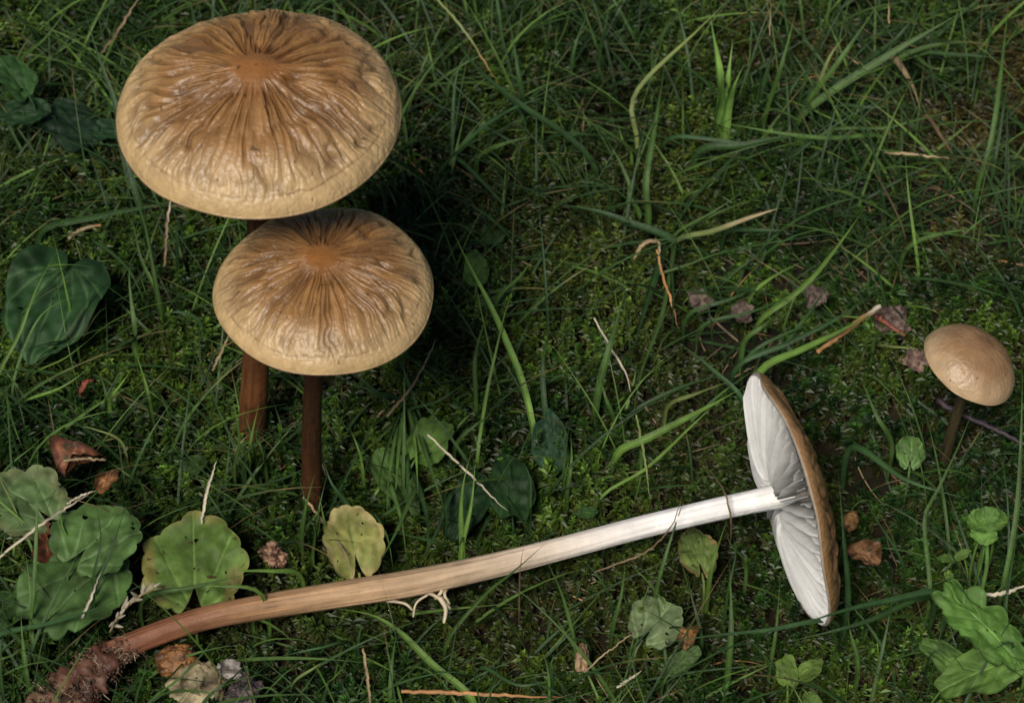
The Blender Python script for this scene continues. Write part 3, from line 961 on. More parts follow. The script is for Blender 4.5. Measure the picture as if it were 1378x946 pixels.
tuft('flat blades lying over the lit scalloped leaf and reddish stem', [
    ('200,802 260,790 300,780 345,770', 9, 'g', 1.4, 2.0), ('412,776 365,768 318,768', 9, 'b', .9, 1.6, dict(taper='blunt')), ('350,800 290,788 232,792', 7, 'b', 1.6, 1.7)])
tuft('teal blades spreading from the shaded foot of the medium mushroom', [
    ('412,678 365,660 310,652 262,656', 8, 'g', .8, 1.1), ('340,662 390,640 436,618', 7, 't', .7, 1.6), ('458,690 446,650 434,615', 10, 't', .7, 2.0), ('310,688 360,700 410,690', 6, 'd', .5, .9), ('388,560 398,530 408,506', 5, 'd', .6, 2), ('345,655 325,620 300,600', 5, 'd', .5, 1), ('345,700 385,740 395,760', 5, 'd', .4, .6), ('418,735 414,690 402,640', 7, 'd', .5, 2.6), ('430,730 428,690 440,640', 6, 'g', .5, 2.4), ('405,725 422,700 446,690', 5, 'd', .5, 1.8), ('320,620 332,590 325,560', 6, 'g', .4, 1.8), ('352,625 345,590 356,548', 6, 'g', .4, 2.0), ('335,628 338,600 330,575', 7, 'd', .4, 1.6), ('312,610 335,585 362,578', 4, 's', .5, 1.6)])
tuft('fan of grass spilling down beside the medium cap', [
    ('540,540 505,528 454,506', 10, 't', 1.0, 2.4), ('541,545 538,600 530,695', 11, 'g', 1.0, .8), ('545,552 558,600 563,668', 9, 'b', 1.0, 1.2), ('550,556 576,620 600,690', 10, 'g', 1.0, 1.6), ('540,552 539,510 541,478', 9, 'd', 1.0, 3), ('538,556 515,620 508,690', 9, 'g', 1, .9), ('536,560 500,600 478,612', 6, 'g', .8, 1.2), ('546,556 590,540 640,505', 7, 'd', .8, 1.6), ('544,560 548,640 545,720', 9, 'd', .7, .9), ('538,562 524,640 520,700', 8, 'g', .7, .8)])
tuft('dense drooping grass above the brown part of the fallen stem', [
    ('556,655 532,718 504,768', 9, 'g', .8, 1.6), ('612,662 586,718 560,765', 8, 't', .8, 1.5), ('560,640 575,700 572,770', 9, 'd', .6, 1.3), ('590,650 600,700 595,760', 10, 'd', .6, 1.3), ('520,650 540,700 548,760', 8, 'g', .6, 1.4), ('640,690 620,730 602,758', 7, 'd', .6, 1.4), ('498,690 520,720 530,770', 6, 'g', .6, 1.5), ('655,700 640,740 662,765', 6, 'd', .4, .8), ('490,630 480,598 467,568', 6, 'b', .5, 1.4)])
tuft('bright pair of upright yellow-green blades crossing a pale straw', [
    ('623,752 621,690 624,650 633,612', 10, 'b', .8, 3.0), ('630,745 634,680 640,618', 8, 'b', .8, 2.8), ('635,610 655,530 668,470 680,420 691,388', 6, 'b', 1.0, 3.0), ('612,600 640,572 665,555', 8, 'g', .6, 1.2)])
tuft('long bright arching blade with side blades in the middle moss', [
    ('722,580 702,512 682,462 660,412 628,350 606,304', 12, 'b', .8, 3.2), ('628,540 640,478 658,414', 8, 'g', .6, 2.2), ('672,410 700,372 722,342', 10, 'g', .6, 1.6), ('735,566 730,500 737,440', 9, 'd', .5, 2.0), ('718,524 755,505 792,484', 9, 'd', .5, 1.2), ('655,512 690,470 735,425', 5, 'd', .4, 1.3), ('616,585 630,560 655,545', 5, 'g', .4, .8)])
tuft('upright dark blades beside the shiny white straw', [
    ('802,545 810,505 822,462 842,388', 13, 'g', .6, 2.8), ('826,575 815,535 806,500', 8, 'g', .4, 1.6), ('745,655 760,615 768,560', 7, 'g', .4, 1.4), ('770,665 769,620 768,580', 8, 'g', .4, 1.4), ('718,690 712,640 692,606', 7, 'd', .8, 1.9)])
tuft('broad dark blades falling from a knot in the middle grass', [
    ('905,328 850,302 800,284 744,274', 14, 't', 1.4, 1.0), ('898,328 872,400 848,485', 15, 'd', 1.4, .8), ('906,330 892,420 862,505 850,575', 8, 'g', 1.2, .8), ('908,326 960,311 1004,295 1046,281', 10, 'y', 1.4, 1.6, dict(tip='s', taper='blunt')), ('910,318 960,285 1012,250', 5, 'g', 1.0, 2.0), ('915,310 958,290 1030,262', 6, 'g', 1.0, 1.6), ('912,345 905,400 904,460', 9, 'd', .8, .8), ('975,315 1025,310 1080,312', 8, 't', .7, 1.0), ('860,385 930,355 1000,328', 5, 'g', .6, 1.0), ('930,272 955,250 980,222', 5, 'g', .6, 1.2)])
tuft('short blades pointing at the grey pellets in the moss', [
    ('930,428 985,402 1042,375', 7, 'd', .6, 1.0), ('1000,398 1036,376 1076,354', 10, 'b', .6, 1.4, dict(taper='blunt')), ('960,440 1010,420 1075,395', 6, 'd', .5, .8)])
tuft('slender bright blade climbing past the twig toward the browned moss', [
    ('1022,434 1062,402 1095,372 1132,325 1168,274', 10, 'b', .7, 2.4), ('1005,470 1025,440 1050,420', 10, 'g', .5, 1.0), ('1050,470 1090,420 1125,370', 8, 'd', .5, 1.4)])
tuft('broad bright blade passing just above the tipped cap and twig', [
    ('1020,500 1080,470 1130,446 1192,410', 14, 'b', .9, 2.0), ('985,500 1060,462 1124,430 1180,392', 9, 't', .8, 1.6), ('1005,480 1060,448 1110,432', 7, 'd', .6, 1.0)])
tuft('bright broad blades pointing into the gill side of the tipped cap', [
    ('835,618 872,590 945,552 1003,520', 14, 'b', .8, 1.8), ('892,542 935,530 985,512', 9, 'y', .6, 1.2), ('808,678 870,630 932,572 985,522', 6, 'b', .6, 1.6), ('850,560 920,520 1000,498', 7, 'd', .5, 1.0), ('1000,545 950,490 905,455', 8, 't', .6, 1.0), ('856,600 862,640 850,690', 6, 'g', .4, .7)])
tuft('stout dark teal blades crossing beside the largest cap', [
    ('808,228 762,182 702,142 642,92 596,28', 11, 'd', 1.2, 3.0), ('612,216 650,172 700,142 760,125', 10, 't', .8, 2.2), ('640,212 680,193 722,183', 9, 'g', .8, 1.2), ('612,214 650,246 702,304', 8, 'd', .8, .7), ('705,160 700,110 685,20', 10, 'd', .8, 3.5), ('730,190 765,180 830,185', 8, 'd', .6, 1.2), ('720,180 690,210 700,235', 7, 'g', .5, .6), ('672,122 700,150 712,190', 10, 'd', .8, 1.2), ('620,190 615,100 640,60', 6, 'd', .5, 2.4)])
tuft('thin upright blades at the frame edge behind the open moss', [
    ('818,120 802,60 780,-6', 9, 'g', .8, 3.4), ('745,90 760,40 772,-6', 6, 'g', .7, 2.6), ('808,64 816,30 822,-6', 7, 'd', .8, 2.6), ('722,105 738,50 742,-4', 7, 'd', .7, 3), ('656,54 651,24 650,4', 5, 'g', .6, 1.6), ('690,80 700,30 705,-4', 6, 'd', .5, 2.2), ('762,110 775,60 800,-4', 7, 'd', .7, 2.6), ('560,25 575,0', 8, 'd', .5, 1.5), ('600,120 620,90 645,70', 6, 'g', .5, 1.6)])
lone('long pale yellow-green blade slanting in from the frame edge', ('846,190 850,142 872,104 938,42 988,-8', 8, 'y', .7, 3.4))
tuft('upright bright blades rising from the open moss under the slanting pale blade', [
    ('862,292 869,245 881,170 895,88', 11, 'g', .6, 2.8), ('852,262 835,220 812,182', 7, 'g', .6, 1.6), ('858,288 846,260 858,228', 9, 'g', .5, 1.2), ('840,215 838,190 830,160', 6, 'b', .5, 1.2), ('820,262 790,245 760,250', 6, 'd', .4, .6)])
tuft('small bright pale-green sprig of three broad blades', [
    ('973,142 966,95 955,18', 26, 'v', 1.0, 3.6), ('975,142 980,105 986,56', 18, 'v', 1.0, 3.2), ('976,144 988,115 1003,84', 17, 'v', 1.0, 3.0)])
tuft('big sheaf of blades fanning up from one root near the frame top', [
    ('1080,142 1130,82 1190,-6', 10, 'g', .8, 3.4), ('1082,146 1190,78 1300,14', 13, 'g', .8, 3.2), ('1076,140 1095,70 1122,24', 8, 'd', .8, 2.6), ('1062,58 1100,38 1150,14', 8, 'g', .8, 2), ('1036,156 1052,90 1072,12', 10, 'g', .8, 3), ('1026,138 1034,90 1042,52', 10, 'd', .7, 2), ('1090,130 1115,80 1140,44', 8, 'y', .8, 2), ('1165,90 1210,50 1245,-5', 11, 'd', .7, 2.4), ('1085,135 1150,105 1200,100', 7, 'd', .7, 1.4), ('1060,140 1080,100 1110,95', 6, 'd', .6, 1.4)])
tuft('light blades splaying from the browned ground below the frame top', [
    ('1212,80 1268,110 1322,136', 12, 'g', .8, 1.8), ('1202,76 1226,112 1240,152', 10, 's', .8, .9), ('1244,152 1270,190 1294,226', 8, 'k', .7, .7), ('1200,82 1262,60 1340,58', 8, 'g', .7, 1.4), ('1208,76 1290,74 1360,80', 8, 'd', .7, 1.2), ('1210,72 1255,92 1300,90', 7, 'g', .6, 1), ('1215,68 1270,40 1310,35', 6, 'd', .6, 1.4)])
tuft('long flat blades sweeping sideways under the pale sprig', [
    ('1186,188 1112,186 1040,178 958,162', 8, 'g', .8, 1.4), ('935,206 1000,196 1048,186 1096,182', 13, 'd', .7, 1.2), ('1040,152 1075,162 1104,180', 7, 'g', .8, .8), ('1116,182 1190,172 1240,160 1296,146', 6, 'g', .7, 1.2), ('1080,140 1098,170 1106,186', 8, 'd', .7, .8), ('900,190 960,188 1040,200', 7, 't', .6, .9), ('1130,150 1180,145 1230,140', 5, 'd', .6, .9)])
tuft('tall blades along the frame edge beside the browned moss', [
    ('1326,246 1334,190 1346,110 1358,-6', 9, 'g', .7, 3.4), ('1336,240 1348,160 1362,80', 6, 'd', .6, 2.4), ('1378,180 1340,150 1320,142', 8, 'd', .6, 1.2), ('1212,215 1213,150 1206,118', 6, 'd', .5, 1.4)])
tuft('curved blades bowing above the small mushroom', [
    ('1222,334 1280,313 1338,306', 11, 'g', .6, 1.2), ('1236,338 1300,360 1344,392 1384,436', 7, 'g', .6, 1.8), ('1216,378 1300,384 1384,412', 8, 'd', .5, 1.2), ('1222,330 1195,265 1150,188', 5, 'k', .5, 1.2), ('1140,195 1165,240 1190,275', 5, 'd', .5, .8), ('1230,250 1290,270 1330,300', 4, 'k', .5, .8)])
tuft('short yellow-green blades ending at the rim of the small mushroom', [
    ('1168,466 1200,467 1236,470', 9, 'y', .6, 1.0, dict(taper='blunt')), ('1174,456 1205,450 1244,449', 7, 'g', .6, 1.2), ('1196,610 1180,560 1154,498', 8, 'g', .4, 1.4)])
tuft('teal blades around the back of the tipped cap', [
    ('1146,606 1220,646 1304,672', 11, 't', .8, 1.4), ('1140,812 1136,725 1128,635', 10, 't', .8, 3.2), ('1150,895 1144,850 1140,815', 8, 'g', .5, 1.2), ('1212,765 1180,700 1150,650', 6, 'd', .5, 1.6), ('1140,700 1165,672 1185,690', 5, 'g', .5, .9)])
tuft('thin upright blade below the small mushroom with a bent lower half', [
    ('1246,790 1244,700 1262,660 1290,600 1314,540', 7, 'g', .6, 3.2), ('1352,800 1368,690 1374,590 1376,500', 9, 'g', .7, 4.0), ('1345,850 1355,800 1372,700', 6, 'd', .5, 2)])
tuft('long teal blades lying across the lower edge of the tipped cap', [
    ('1268,800 1190,810 1120,826 1060,848', 13, 't', 1.2, 2.6), ('1262,806 1160,838 1050,866', 10, 'd', 1.0, 1.4), ('1124,838 1030,848 950,856 872,868', 8, 't', 1.0, 1.4), ('1040,896 1045,845 1050,775', 7, 'g', .4, 1.4), ('1378,868 1340,872 1325,880', 12, 't', 1.8, 2.2), ('1244,884 1270,874 1292,858', 9, 't', 1.4, 1.8)])
tuft('upright bright blades in front of the white stem', [
    ('956,790 962,748 982,690', 9, 'b', .5, 1.8), ('984,905 984,840 982,756', 10, 'g', .4, 2), ('880,805 892,760 914,690 920,676', 7, 'g', .5, 3.1), ('976,790 990,740 978,706', 5, 'd', .4, 1.4), ('1000,760 985,735 975,712', 6, 'g', .4, 1.4), ('940,860 930,800 925,770', 6, 'd', .3, 1.2), ('842,700 870,715 905,722', 5, 'd', .4, .8)])
tuft('blades forking apart below the pinkish middle of the stem', [
    ('778,880 758,805 733,748', 8, 'g', .5, 2.2), ('824,855 836,800 842,752', 9, 'g', .5, 1.9), ('822,812 808,780 776,744', 6, 'd', .4, 1.5), ('606,862 650,802 692,768 742,724', 7, 'g', .5, 3.0), ('692,800 700,765 706,726', 5, 'k', 1, 3.0), ('745,950 738,905 728,872', 9, 'g', .4, 1.4), ('740,925 742,890 765,868', 7, 't', .4, 1.0), ('655,905 700,922 764,908', 6, 't', .4, .9), ('800,870 775,860 750,880', 8, 'd', .4, .7)])
tuft('thin blades growing against the foot of the largest mushroom', [
    ('318,632 322,590 312,530', 11, 'g', .3, 3.0), ('330,634 336,600 348,545', 11, 'b', .3, 2.8), ('344,634 340,595 328,552', 10, 'g', .3, 2.6), ('356,632 350,600 334,572', 10, 'g', .3, 2.2), ('326,628 344,600 366,586', 9, 'b', .3, 1.8), ('350,640 352,610 346,578', 12, 'g', .3, 2.0), ('336,640 330,612 318,590', 10, 'd', .3, 1.8)])
tuft('thin blades growing against the foot of the medium mushroom', [
    ('404,738 410,690 424,636', 11, 'g', .3, 3.2), ('418,742 416,700 408,655', 10, 'd', .3, 2.8), ('432,740 430,700 418,650', 11, 'g', .3, 3.0), ('444,735 436,700 430,668', 10, 'b', .3, 2.2), ('396,730 415,705 440,676', 10, 'g', .3, 2.2), ('426,746 424,715 412,688', 11, 'g', .3, 2.0), ('440,728 418,712 398,690', 9, 'd', .3, 1.8)])
lone('bright arching blade springing from under the brown stem', ('640,940 580,892 540,852 502,828 450,818', 12, 'b', .6, 1.1))
tuft('criss-crossed blades at the frame edge below the brown stem', [
    ('470,866 430,872 380,882', 9, 't', .6, 1.0), ('482,868 455,905 416,940', 7, 'b', .6, .9), ('472,868 456,858 430,838', 6, 'g', .6, .9), ('526,930 528,890 534,848', 8, 'g', .4, 1.2), ('482,872 485,845 488,828', 8, 't', .5, 1.0), ('400,925 420,900 455,880', 7, 'y', .4, .8), ('425,950 440,925 445,905', 9, 'd', .4, 1), ('390,940 360,925 330,935', 6, 'g', .4, .8), ('345,830 385,855 410,890', 6, 'g', .4, .8)])
tuft('thin blades rising over the pale decayed lump', [
    ('205,955 250,905 300,845', 6, 'g', 1.0, 2.0), ('190,950 194,905 198,872', 8, 'd', .8, 1.6), ('280,950 300,920 330,900', 8, 'd', .9, 1.4)])
tuft('bent thin grass in the corner beside the hairy root', [
    ('-4,900 20,880 45,860', 5, 'g', .5, 1.0), ('20,940 50,920 70,900', 6, 'g', .5, 1.1), ('10,930 0,890 6,850', 6, 'd', .5, 1.4)])

# dead straws and twigs
rod('pale straw lying across the scalloped leaf patch', [(-4, 752, 2.0), (62, 702, 2.3), (125, 662, 2.2)], 6, 'w')
rod('short pale straw standing between leaf patch and hairy root', [(104, 845, 1.4), (120, 808, 1.9), (136, 768, 2.5)], 6, 'w')
rod('whitish bent stalk standing above the lit scalloped leaf', [(271, 704, 1.8), (277, 665, 2.3), (291, 620, 3.0)], 6, 'w')
rod('pale diagonal straw over the pair of oval leaves', [(575, 585, 1.8), (630, 635, 1.7), (684, 688, 1.5)], 5, 'w')
rod('shiny white straw beside the upright dark blades', [(799, 428, 1.5), (820, 466, 1.5), (840, 500, 1.4), (849, 528, 1.2)], 5, 'w')
rod('thin pale green straw pointing down at the white stem', [(856, 558, 1.2), (867, 612, 1.3), (876, 672, 1.3)], 5, 'y')
rod('pale straw running off the frame below the arching blade', [(489, 872, 1.0), (494, 910, 1.0), (500, 960, .9)], 6, 's')
rod('orange-brown stalk lying along the frame edge', [(540, 930, .8), (640, 932, .8), (760, 938, .7)], 9, 'o')
rod('cream curved straw at the frame edge above the toothed leaf', [(1298, 794, 1.4), (1325, 800, 1.5), (1352, 798, 1.6), (1390, 784, 1.8)], 8, 'w')
rod('orange-brown snapped twig with a white broken end', [(1100, 474, 1.3), (1140, 444, 1.5), (1184, 412, 1.7)], 9, 'o', name='twig', cat='twig', ends=(.42, .37, .30), taper=1.1)
rod('short red twig between broad blade and small mushroom', [(1178, 425, .9), (1200, 440, .9), (1218, 452, .8)], 11, 'r', name='twig', cat='twig')
rod('thin dark purple twig passing under the small mushroom cap', [(1262, 540, 1.0), (1300, 560, 1.0), (1340, 578, .9), (1384, 600, .8)], 11, 'p', name='twig', cat='twig')
rod('thin beige stalk between the standing stems and heart leaf', [(285, 498, .9), (300, 470, 1.6), (312, 445, 2.2)], 6, 's')
rod('brownish bent stalk behind the grass fan', [(520, 560, 1.0), (545, 530, 1.4), (565, 500, 1.8), (588, 455, 2.4)], 8, 'k', ends=(.42, .33, .2))
rod('beige straw across the base of the medium mushroom', [(408, 668, 1.0), (440, 708, 1.2), (462, 742, 1.5), (478, 778, 1.9)], 6, 's')
rod('pale stalk leaning before the medium mushroom stem', [(418, 522, 3.0), (430, 548, 2.4), (452, 590, 1.2)], 4, 's')
rod('small orange-beige twig above the heart leaf', [(92, 320, 1.2), (112, 308, 1.4), (136, 303, 1.4)], 8, 's', name='twig', cat='twig', ends=(.3, .12, .05))
rod('thin pinkish-grey stalk upright just below the rim of the largest cap', [(221, 358, .8), (224, 310, 1.6), (230, 262, 2.2)], 6, 'k', ends=(.4, .32, .24))
rod('grey-brown stalk in the dark gap beside the largest cap', [(136, 72, 1.2), (162, 38, 2), (190, -6, 2.6)], 6, 'k')
rod('curled beige straw at the middle knot of grass', [(852, 350, .9), (864, 330, 1.4), (884, 326, 1.4), (886, 350, 1.0)], 8, 's')
rod('thin reddish stalk hanging under the middle knot of grass', [(884, 336, 1.2), (893, 372, .9), (906, 412, .7), (912, 440, .6)], 6, 'o')
rod('yellow stalk with an orange end among the teal blades', [(584, -6, 3.0), (626, 42, 2.4), (650, 78, 2.0), (672, 116, 1.6)], 6, 'y', ends=(.45, .24, .09), taper=1.3)
rod('vertical grey straw at the frame top beside the sprig', [(1035, 48, 2.2), (1037, -6, 2.8)], 4, 's')
rod('short hanging grey straw at the frame top above the sheaf', [(1196, 32, 2.2), (1197, -6, 2.6)], 4, 's')
rod('beige stalk lying across the browned moss', [(1190, 205, .9), (1240, 210, .9), (1285, 215, .9)], 6, 's')
rod('thin pale grass stalk crossing the white stem near the gills', [(800, 770, .6), (870, 742, 1.4), (905, 705, 3.0), (918, 668, 3.0)], 4, 'k')
rod('dark hair-thin stalk bent over the white stem', [(950, 628, 1.8), (968, 650, 2.9), (979, 676, 3.2), (984, 712, 2.2), (980, 740, 1.0)], 4, 'k')
rod('pinkish twig lying on the curled red-brown leaf', [(86, 620, 1.7), (112, 617, 1.7), (142, 619, 1.5)], 6, 's', name='twig', cat='twig')
rod('pale short straw under the scalloped patch edge', [(90, 678, 2.3), (108, 668, 2.3), (130, 660, 2.2)], 5, 'w')
rod('slender greenish-white straw at the lower frame edge', [(786, 905, .9), (815, 880, 1.1), (868, 840, 1.3)], 4, 's')
rod('white splinter in the moss near the lower frame edge', [(830, 925, .9), (850, 912, 1.1), (864, 902, 1.2)], 6, 'w')

# ------------------------------------------------------------------ debris
def lump_mesh(name, label, cat, px, size, cols, z=.5, seed=0, squash=.6, rough=.5, mat=None, dent=None):
    """irregular solid chunk: size = half axes in px (along the picture's x, y)"""
    c = at(px[0], px[1], z)
    k = cmpx(c)
    nu, nv = 60, 90
    th = np.linspace(.03, math.pi - .03, nu)[:, None]
    ph = (np.arange(nv) * 2 * math.pi / nv)[None]
    d = np.stack([np.sin(th) * np.cos(ph), np.sin(th) * np.sin(ph), np.cos(th) * np.ones_like(ph)], -1)
    r = 1 + rough * (noise(d[..., 0] * 1.6 + seed, d[..., 1] * 1.6 + 4, d[..., 2] * 1.6 + 4, 91) - .5) * 1.4 + rough * .5 * (noise(d[..., 0] * 5 + seed, d[..., 1] * 5 + 4, d[..., 2] * 5, 92) - .5) + rough * .3 * (noise(d[..., 0] * 13 + seed, d[..., 1] * 13 + 4, d[..., 2] * 13, 94) - .5)
    if dent is not None:
        r = r - .5 * np.exp(-((d - nrm(dent)) ** 2).sum(-1) / .12)
    V = c + d * r[..., None] * np.array([size[0] * k, size[1] * k / .8, size[0] * k * squash])
    q = noise(d[..., 0] * 3 + seed, d[..., 1] * 3 + 1, d[..., 2] * 3, 93)[..., None]
    q = sm(.3, .7, q)
    C = np.array(cols[0]) * (1 - q) + np.array(cols[1]) * q
    if dent is not None:
        kk = np.exp(-((d - nrm(dent)) ** 2).sum(-1) / .10)[..., None]
        C = C * (1 - kk) + np.array([.03, .018, .012]) * kk
    m_ = MB()
    m_.add(V.reshape(-1, 3), grid_faces(nu, nv, True), C.reshape(-1, 3))
    return tag(m_.build(name, mat or M_DEAD, origin=c), label, cat)


def curled_leaf(label, base, tip, zb, zt, w, col, roll, cup):
    m_ = MB()
    B, T = at(*base, zb), at(*tip, zt)
    leaf(m_, 'oval', B, T, w * cmpx(B), col, veincol=np.array(col) * .6, roll=roll, cup=cup, droop=.3, seed=base[0], edgecol=np.array(col) * .4, wrinkle=.28, spots=.2)
    return tag(m_.build('dry_leaf', M_WET, origin=B), label, 'leaf')


curled_leaf('curled red-brown dead leaf above the scalloped leaf patch', (82, 640), (132, 602), .9, 1.2, 46, (.17, .060, .030), .3, .9)
curled_leaf('small orange-brown dead leaf beside the curled red-brown one', (134, 662), (156, 632), 1.0, 1.3, 24, (.20, .085, .032), -.2, .6)
curled_leaf('dark red dead leaf in the gap within the scalloped patch', (78, 766), (58, 694), 1.0, 1.4, 26, (.13, .045, .024), .5, .6)
curled_leaf('folded brown dead leaf behind the tipped cap', (1186, 752), (1142, 738), .6, .9, 36, (.20, .10, .045), .3, .7)
curled_leaf('small tan dead leaf touching the back of the tipped cap', (1138, 712), (1152, 688), .7, 1.0, 22, (.26, .14, .05), -.3, .5)
curled_leaf('thin red leaf scrap in the moss between blades', (108, 532), (120, 508), .6, .9, 14, (.22, .06, .035), .2, .4)
curled_leaf('brown scrap of leaf beside the pale greyish leaf', (920, 870), (940, 838), .6, .8, 26, (.20, .10, .03), .2, .4)
lump_mesh('rotten_fungus', 'orange-brown rotten knob under the reddish stem base', 'fungus', (238, 888), (25, 17), [(.07, .03, .013), (.22, .10, .034)], .4, 3, .7, mat=M_WET)
lump_mesh('rotten_fungus', 'pale yellowish decayed lump with a dark hole at the frame edge', 'fungus', (266, 922), (34, 32), [(.13, .09, .045), (.34, .28, .16)], .35, 8, .45, .45, mat=M_WET, dent=(.45, -.2, .85))
lump_mesh('rotten_fungus', 'grey-white crust beside the pale decayed lump', 'fungus', (306, 902), (20, 12), [(.10, .08, .07), (.34, .31, .28)], .4, 12, .4, .6, mat=M_WET)
lump_mesh('rotten_fungus', 'dark purplish rotten lump at the lower frame edge', 'fungus', (328, 934), (24, 20), [(.03, .02, .02), (.14, .10, .10)], .6, 15, .6, .9, mat=M_WET)
lump_mesh('seed_husk', 'small reddish broken husk between lit leaf and stem', 'husk', (368, 746), (17, 12), [(.10, .05, .03), (.34, .20, .13)], .5, 21, .7, .9)
lump_mesh('soil_pellet', 'pinkish-grey soil pellet nearest the middle grass knot', 'pellet', (944, 405), (15, 12), [(.075, .052, .04), (.16, .118, .09)], .3, 30, .8, .7)
lump_mesh('soil_pellet', 'pinkish-grey soil pellet between two others', 'pellet', (1000, 418), (14, 11), [(.075, .052, .04), (.17, .122, .095)], .3, 34, .8, .7)
lump_mesh('soil_pellet', 'pinkish-grey soil pellet beside the slender bright blade', 'pellet', (1099, 398), (13, 13), [(.075, .052, .042), (.17, .125, .10)], .3, 38, .8, .7)
lump_mesh('soil_pellet', 'brown soil lump touching the small mushroom cap', 'pellet', (1234, 486), (14, 14), [(.10, .06, .045), (.22, .14, .11)], .6, 41, .8, .7)
lump_mesh('soil_pellet', 'dark clod under the twig with the white end', 'pellet', (1200, 432), (20, 16), [(.07, .045, .035), (.15, .10, .085)], .3, 44, .7, .7)
lump_mesh('bud_scale', 'upright tan bud scale in moss below the fallen stem', 'bud scale', (784, 885), (9, 20), [(.16, .09, .045), (.34, .24, .14)], .6, 47, .8, .6)

# pale rootlets stuck under the stem
r_ = empty('rootlet_tangle', at(590, 790, .5), 'tangle of pale rootlets under the brown stem', 'roots')
for pts, w in (([(560, 792, .9), (578, 798, 1.1), (592, 806, 1.2), (606, 818, 1.0)], 8), ([(592, 804, 1.2), (600, 818, 1.1), (597, 838, .9)], 7), ([(598, 782, 1.1), (594, 796, 1.2), (586, 806, 1.0)], 7), ([(604, 786, 1.0), (598, 800, 1.2), (604, 812, 1.0), (602, 826, .8)], 5), ([(520, 808, .9), (545, 812, 1.0), (556, 822, .8)], 5), ([(575, 800, 1.1), (560, 812, .9), (556, 830, .7)], 4)):
    m_ = MB()
    P = np.array([at(*q) for q in pts])
    add_tube(m_, spline(P, 12), np.linspace(w * .5, w * .3, 12) * cmpx(P[0]), (.46, .38, .26), 7, .5, int(pts[0][0]))
    m_.build('rootlet', M_STRAW, r_)
# dried grass ear by the root
e_ = empty('dry_grass_ear', at(158, 830, 1.0), 'dried beige grass ear sticking up from the hairy root', 'grass')
m_ = MB()
P = spline(np.array([at(148, 850, 1.0), at(160, 828, 1.6), at(182, 806, 2.2), at(207, 790, 2.6)]), 16)
add_tube(m_, P, .035, GC['s'], 6)
m_.build('stalk', M_STRAW, e_)
for i in range(18):
    p = P[2 + int(i * 13 / 18)]
    d = nrm(P[-1] - P[0]) + np.array([random.gauss(0, .5), random.gauss(0, .5), random.gauss(.1, .4)])
    m_ = MB()
    add_tube(m_, spline([p, p + nrm(d) * .18, p + nrm(d) * .36], 6), np.array([.02, .05, .055, .045, .03, .006]), np.array(GC['w']) * random.uniform(.5, 1.0), 6)
    m_.build('spikelet', M_STRAW, e_)

# ------------------------------------------------------------------ uncounted ground cover: short grass, dead stalks, dew
STEM_PX = to_px(STEM_P[:-1])
KEEP_CLEAR = [(1062, 672, 80, 180, .04), (1306, 492, 68, 60, .03), (260, 758, 55, 52, .8), (1326, 706, 30, 28, .2), (975, 100, 26, 60, .2), (590, 810, 22, 22, .2)]


